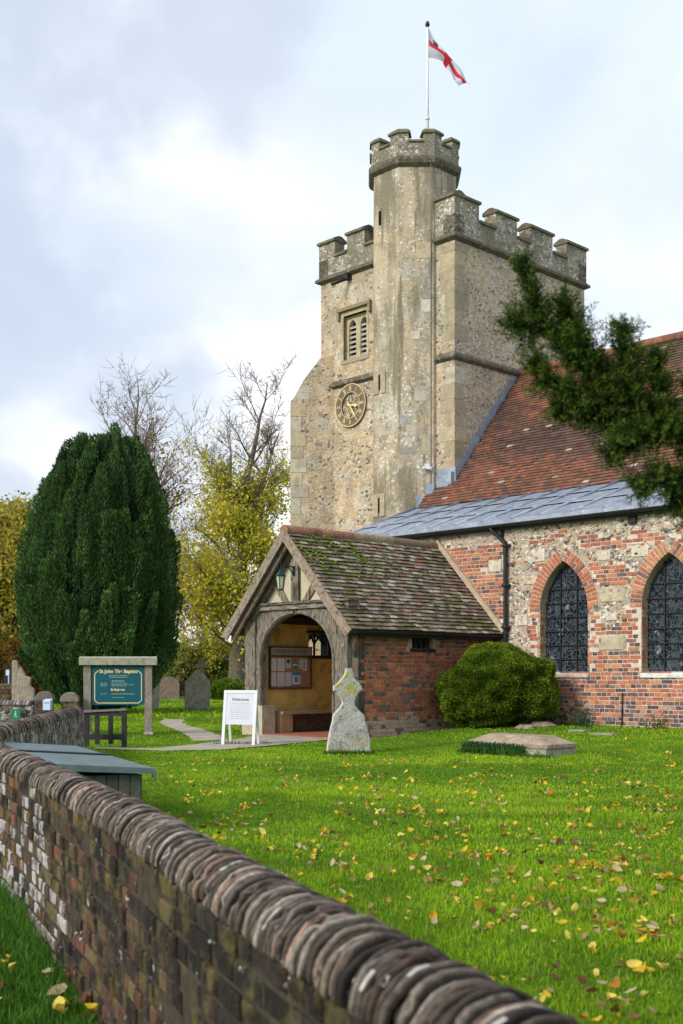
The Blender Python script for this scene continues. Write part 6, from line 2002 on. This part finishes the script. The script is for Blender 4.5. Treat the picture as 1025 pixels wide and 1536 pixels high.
# --- grass
def inpoly(px, py, poly):
    ins = np.zeros(len(px), bool); n_ = len(poly)
    for i in range(n_):
        x1, y1 = poly[i]; x2, y2 = poly[(i+1) % n_]
        c_ = ((y1 > py) != (y2 > py)) & (px < (x2-x1)*(py-y1)/(y2-y1+1e-12)+x1)
        ins ^= c_
    return ins
PP = [[a for a, b in P_]+[b for a, b in P_][::-1] for P_ in PATHS]
def lawn_ok(px, py, margin=.0):
    e = (px-O.x)*EV.x+(py-O.y)*EV.y; n = (px-O.x)*NV.x+(py-O.y)*NV.y
    ok = ~((n > -2.54-.01) & (e > -5) & (e < 12.6)) & ~((n > -6.6) & (e > 1.25) & (e < 4.28) & (n < -2))
    for P_ in PP: ok &= ~inpoly(px, py, P_)
    wx_ = np.where(py < 18.7, np.interp(py, WY, WX), -99); wx_ = np.where(py < WY[0], WX[0]-.41*(py-WY[0]), wx_)
    ok &= (px > wx_+.19)
    cb = (px-corner.x)*math.cos(dirb)+(py-corner.y)*math.sin(dirb); cc_ = -(px-corner.x)*math.sin(dirb)+(py-corner.y)*math.cos(dirb)
    ok &= ~((cb > -BWb) & (cb < -.08) & (cc_ > .05) & (cc_ < BL))
    return ok
def gzv(px, py):
    return np.array([gz(a, b) for a, b in zip(px, py)])
def blades(name, px, py, H, W, C, label, rg, seg3=True, parent=None, zoff=None):
    n_ = len(px); z = gzv(px, py)-.004 if zoff is None else zoff
    a = rg.random(n_)*6.283; sx, sy = np.cos(a), np.sin(a)
    la = rg.random(n_)*6.283; ll = np.abs(rg.normal(0, .38, n_))*H
    B = np.stack([px, py, z], 1); S = np.stack([sx, sy, np.zeros(n_)], 1)*(W*.5)[:, None]
    Ld = np.stack([np.cos(la)*ll, np.sin(la)*ll, np.zeros(n_)], 1)
    up_ = np.zeros((n_, 3)); up_[:, 2] = H
    mid = B+up_*.55+Ld*.32; tip = B+up_*.95+Ld
    if seg3:
        V = np.stack([B-S, B+S, mid-S*.75, mid+S*.75, tip], 1).reshape(-1, 3)
        i = np.arange(n_)*5
        F = np.concatenate([np.stack([i, i+1, i+3], 1), np.stack([i, i+3, i+2], 1), np.stack([i+2, i+3, i+4], 1)])
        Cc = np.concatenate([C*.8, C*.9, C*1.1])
    else:
        V = np.stack([B-S, B+S, tip], 1).reshape(-1, 3); i = np.arange(n_)*3
        F = np.stack([i, i+1, i+2], 1); Cc = C
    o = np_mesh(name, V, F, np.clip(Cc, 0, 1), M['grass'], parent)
    if label: tag(o, label, 'grass', None, 'stuff')
    return o
g = np.random.default_rng(123)
def gcol(px, py, rg):
    pn = np.array([mnoise.noise(Vector((a*.45, b*.45, 0))) for a, b in zip(px, py)]); pn2 = np.array([mnoise.noise(Vector((a*2.2, b*2.2, 5))) for a, b in zip(px, py)])
    t_ = np.clip(.5+1.0*pn+.8*pn2+rg.normal(0, .28, len(px)), 0, 1)
    C = mixc(GA, GB, t_)
    dry = rg.random(len(px)) < .035
    C[dry] = np.array((.34, .34, .10))
    return C
GA = (.11, .235, .007); GB = (.34, .52, .016)
PXs, PYs, Hs, Ws = [], [], [], []
def band(y0, y1, dens, h, wd, xl=-.34, xr=.36):
    area = (y1**2-y0**2)/2*(xr-xl); n_ = int(area*dens)
    y = np.sqrt(g.uniform(y0*y0, y1*y1, n_)); x = y*g.uniform(xl, xr, n_)
    ok = lawn_ok(x, y); x, y = x[ok], y[ok]
    tall = np.array([mnoise.noise(Vector((a*.8, b*.8, 2))) for a, b in zip(x, y)])
    # a taller tuft on the right half-way up the lawn
    tuft = np.clip(1-np.hypot((x-2.95)/1.0, (y-9.6)/.55), 0, 1)
    e = (x-O.x)*EV.x+(y-O.y)*EV.y; n2 = (x-O.x)*NV.x+(y-O.y)*NV.y
    edge = np.clip(1-np.abs(n2+2.75)/.35, 0, 1)*((e > 4.3) & (e < 12))+np.clip(1-np.abs(e-4.42)/.25, 0, 1)*((n2 > -6.5) & (n2 < -2.5))
    H = h*(1+.55*tall+g.normal(0, .22, len(x)))*(1+1.6*tuft+1.6*edge*np.clip(.5+tall*2, 0, 1))
    PXs.append(x); PYs.append(y); Hs.append(np.clip(H, .008, .3)); Ws.append(wd*g.uniform(.7, 1.3, len(x)))
band(1.9, 4.5, 7500, .036, .0042, -.25, .40)
band(4.5, 7.5, 4200, .034, .0055)
band(7.5, 12, 1900, .032, .008)
band(12, 19, 900, .030, .012)
band(19, 31, 330, .030, .02, -.34, .30)
band(31, 62, 75, .06, .045, -.34, .0)
x = np.concatenate(PXs); y = np.concatenate(PYs)
blades('grass', x, y, np.concatenate(Hs), np.concatenate(Ws), gcol(x, y, g), 'bright green mown grass of the churchyard lawn', g)
# rank grass outside the wall, lower left
n_ = 42000; y = g.uniform(3.2, 11, n_); wx_ = np.interp(y, WY, WX); x = wx_-.17-g.exponential(.42, n_)
prox = np.clip(1-(wx_-.17-x)/.28, 0, 1)
H = (.06+.10*prox*np.clip((y-4.6)/2, .15, 1))*g.uniform(.5, 1.5, n_)
C = mixc((.03, .09, .01), (.11, .27, .02), np.clip(g.normal(.45, .3, n_), 0, 1))
blades('grass', x, y, H, g.uniform(.004, .008, n_), C, 'darker rank grass along the foot of the wall at lower left', g)
# tufts hugging stones and posts
def tufts(spots):
    X, Y_, H_ = [], [], []
    for (sx, sy, r, n_, h) in spots:
        a = g.random(n_)*6.283; rr_ = np.sqrt(g.random(n_))*r
        X.append(sx+np.cos(a)*rr_); Y_.append(sy+np.sin(a)*rr_*.6); H_.append(np.abs(g.normal(h, h*.35, n_)))
    x, y, h = map(np.concatenate, (X, Y_, H_))
    C = mixc((.03, .10, .012), (.10, .24, .02), g.random(len(x)))
    blades('grass', x, y, h, g.uniform(.008, .016, len(x)), C, 'tufts of longer grass round the headstones tomb and posts', g)
sp = []
for u in (495, 505, 515, 525, 535, 545, 553): p_ = at(u, 17.55); sp.append((p_.x, p_.y, .10, 110, .06))
for f in np.linspace(0, 1, 14):
    p_ = A0.lerp(B0, f)+Vector((-.30, -.30, 0))*(.9); sp.append((p_.x, p_.y, .15, 130, .10 if .05 < f < .7 else .05))
for u in (277, 285, 295, 305, 313): p_ = at(u, 37.2); sp.append((p_.x, p_.y, .2, 60, .10))
for u in (131, 222, 330, 350, 375, 395, 150, 188): p_ = at(u, 22.5 if u < 230 else 19.9); sp.append((p_.x, p_.y, .15, 60, .06))
tufts(sp)
# ivy-like creeping plant along the front of the tomb
n_ = 3000; f = g.random(n_)**1.3*.75; pA = np.array(A0)[None, :]+(np.array(B0)-np.array(A0))[None, :]*f[:, None]
sd_ = np.array((-.70, -.66, 0)); pA = pA+sd_[None, :]*(g.normal(.37, .05, n_))[:, None]
pA[:, 2] = gzv(pA[:, 0], pA[:, 1])+g.random(n_)*.15
o = cards('creeping_plant', pA, g.normal(size=(n_, 3))+np.array((0, 0, .6)), g.uniform(.03, .06, n_), g.uniform(.012, .025, n_), mixc((.02, .08, .025), (.06, .17, .06), g.random(n_)), M['leaf'], None, g)
tag(o, 'blue green creeping plant along the front of the low tomb', 'plant')
# twiggy dead plants at the foot of the church wall
def twigplant(u, Y, h, w_, n_, label, seed, leaves=80, lc=((.10, .07, .04), (.16, .14, .05))):
    rr = random.Random(seed); c0 = at(u, Y); g2 = np.random.default_rng(seed)
    t = empty('wall_plant', (c0.x, c0.y, gz(c0.x, c0.y)), 0, label, 'plant')
    p = MB(); tp = []
    for k in range(n_):
        a = rr.uniform(-1, 1)*w_; q0 = Vector((a*.4, 0, -.01)); q1 = Vector((a*.7, rr.uniform(-.05, .05), h*.5)); q2 = Vector((a, rr.uniform(-.1, .1), h*rr.uniform(.6, 1)))
        p.tube([q0, q1, q2], [.008, .006, .003], 4); tp += [q1, q2, q1.lerp(q2, .5), q0.lerp(q1, .6)]
    p.build('stem', M['bark'], t)
    P = np.array([tuple(tp[rr.randrange(len(tp))]) for _ in range(leaves)])+g2.normal(0, .05, (leaves, 3)); P[:, 2] = np.abs(P[:, 2])
    cards('foliage', P, g2.normal(size=(leaves, 3)), g2.uniform(.03, .07, leaves), g2.uniform(.02, .04, leaves), mixc(lc[0], lc[1], g2.random(leaves)), M['leaf'], t, g2)
twigplant(860, 21.7, .38, .30, 16, 'brown withered plant at the wall foot right of the bush', 3, 220, ((.09, .05, .04), (.18, .13, .06)))
twigplant(838, 21.9, .30, .22, 12, 'dark green weedy plant between the bush and the withered one', 6, 220, ((.03, .06, .015), (.10, .13, .03)))
twigplant(882, 21.3, .20, .16, 8, 'low bluish green plant at the wall foot below the first window', 8, 160, ((.02, .10, .07), (.06, .2, .10)))
twigplant(985, 20.6, .18, .25, 9, 'low green weed against the brick wall near the right edge', 10, 180, ((.04, .10, .015), (.12, .22, .03)))

# --- fallen leaves
LC = {'yellow': [(.72, .50, .03), (.66, .42, .02), (.75, .60, .12)], 'orange': [(.52, .22, .02), (.45, .20, .03)],
      'tan': [(.50, .36, .20), (.56, .44, .28), (.40, .26, .14)], 'brown': [(.16, .075, .03), (.22, .11, .05)]}
def leaf_geo(rr, curl):
    n_ = 9; pts = []
    for k in range(n_):
        a = 2*math.pi*k/n_
        r = .5*(1+.10*math.cos(2*a)+rr.uniform(-.06, .06))*(1.25 if k == 0 else 1)
        x, y = r*math.cos(a)*1.1, r*math.sin(a)*.85
        z = curl*(x*x*rr.uniform(.6, 1.2)+abs(y)*rr.uniform(.3, .9))+rr.uniform(-.03, .03)
        pts.append((x, y, z))
    V = [(0, 0, 0)]+pts
    F = [(0, 1+k, 1+(k+1) % n_) for k in range(n_)]
    return V, F
rr = random.Random(70)
protos = {}
for kind, cs in LC.items():
    protos[kind] = []
    for q_ in range(6):
        V, F = leaf_geo(rr, rr.choice((-1, 1, 1))*rr.uniform(.4, 2.0)); mbq = MB(); mbq.addmesh(V, F, 0, jit(rr.choice(cs), .12), True)
        st = [(.5, 0, .02), (.72, .03, .08)]
        mbq.tube(st, .012, 3, 0, (.35, .22, .06))
        ob = mbq.build('fallen_leaf', M['fallen']); me = ob.data; bpy.data.objects.remove(ob); protos[kind].append(me)
def leaf_density(x, y):
    d = .25+.75*max(0, min(1, (x/y+.30)/.5)) if y > 0 else 0
    return d*(1.0 if y < 9 else max(.05, 1-(y-9)/9))*max(.05, 1+2.2*nz(x, y, 0, 1.3))
cand = []
while len(cand) < 2400:
    y = 2.2+rr.random()**.8*17; x = y*rr.uniform(-.24, .34)
    if rr.random() < leaf_density(x, y)*.9:
        cand.append((x, y))
        if rr.random() < .28:
            for _q in range(rr.randint(1, 4)): cand.append((x+rr.gauss(0, .05), y+rr.gauss(0, .05)))
for _ in range(80):
    y = rr.uniform(4.9, 7.2); x = wallx(y)-.17-rr.uniform(.05, .9); cand.append((x, y))
for _ in range(40):
    y = rr.uniform(20, 34); cand.append((y*rr.uniform(-.2, .0)-.2, y))
arr = np.array(cand); okx = lawn_ok(arr[:, 0], arr[:, 1])
cand = [c_ for c_, k_ok in zip(cand, okx) if k_ok or (c_[1] < 8 and c_[0] < wallx(c_[1]))]
def inview(x, y):
    u = 512.5+1774*x/y; v = 1010+1774*(ZC-gz(x, y))/y
    if not (0 < u < 1025 and v < 1536): return False
    # hidden behind the near wall's coping?
    if x > wallx(y):
        # crest of the wall in this column
        for yy in np.arange(1.0, 12, .15):
            cu = 512.5+1774*wallx(yy)/yy
            if abs(cu-u) < 30 and v > 1010+1774*.515/yy: return False
    return True
vis = [c_ for c_ in cand if inview(*c_)]
vis.sort(key=lambda c_: c_[1]); near = set(vis[:300]); rest = [c_ for c_ in cand if c_ not in near]
kinds = ['yellow']*46+['orange']*12+['tan']*24+['brown']*18
lab = {'yellow': 'bright yellow fallen leaf lying in the grass', 'orange': 'orange fallen leaf lying in the grass', 'tan': 'pale tan fallen leaf lying in the grass', 'brown': 'dark brown withered leaf lying in the grass'}
def place(x, y):
    outside = x < wallx(y)
    s_ = rr.uniform(.018, .052)*(1.5 if outside else 1); kind = rr.choice(kinds)
    z = gz(x, y)+rr.uniform(.014, .036)+(.045 if outside else 0)
    M4 = Matrix.Translation((x, y, z)) @ Matrix.Rotation(rr.uniform(0, 6.28), 4, 'Z') @ Matrix.Rotation(rr.gauss(0, .6), 4, 'X') @ Matrix.Rotation(rr.gauss(0, .5), 4, 'Y') @ Matrix.Diagonal((s_, s_, s_, 1))
    return kind, M4
for c_ in vis[:300]:
    kind, M4 = place(*c_)
    o = bpy.data.objects.new('fallen_leaf', rr.choice(protos[kind])); col.objects.link(o); o.matrix_world = M4
    tag(o, lab[kind], 'leaf', kind+' leaves fallen on the near grass')
mbq = MB()
for c_ in rest:
    kind, M4 = place(*c_); me = rr.choice(protos[kind]); cN = jit(rr.choice(LC[kind]), .12)
    mbq.addmesh([M4 @ v.co for v in me.vertices], [tuple(f.vertices) for f in me.polygons], 0, cN, True)
o = mbq.build('fallen_leaves', M['fallen']); tag(o, 'scatter of small yellow and brown leaves farther up the lawn', 'leaves', None, 'stuff')
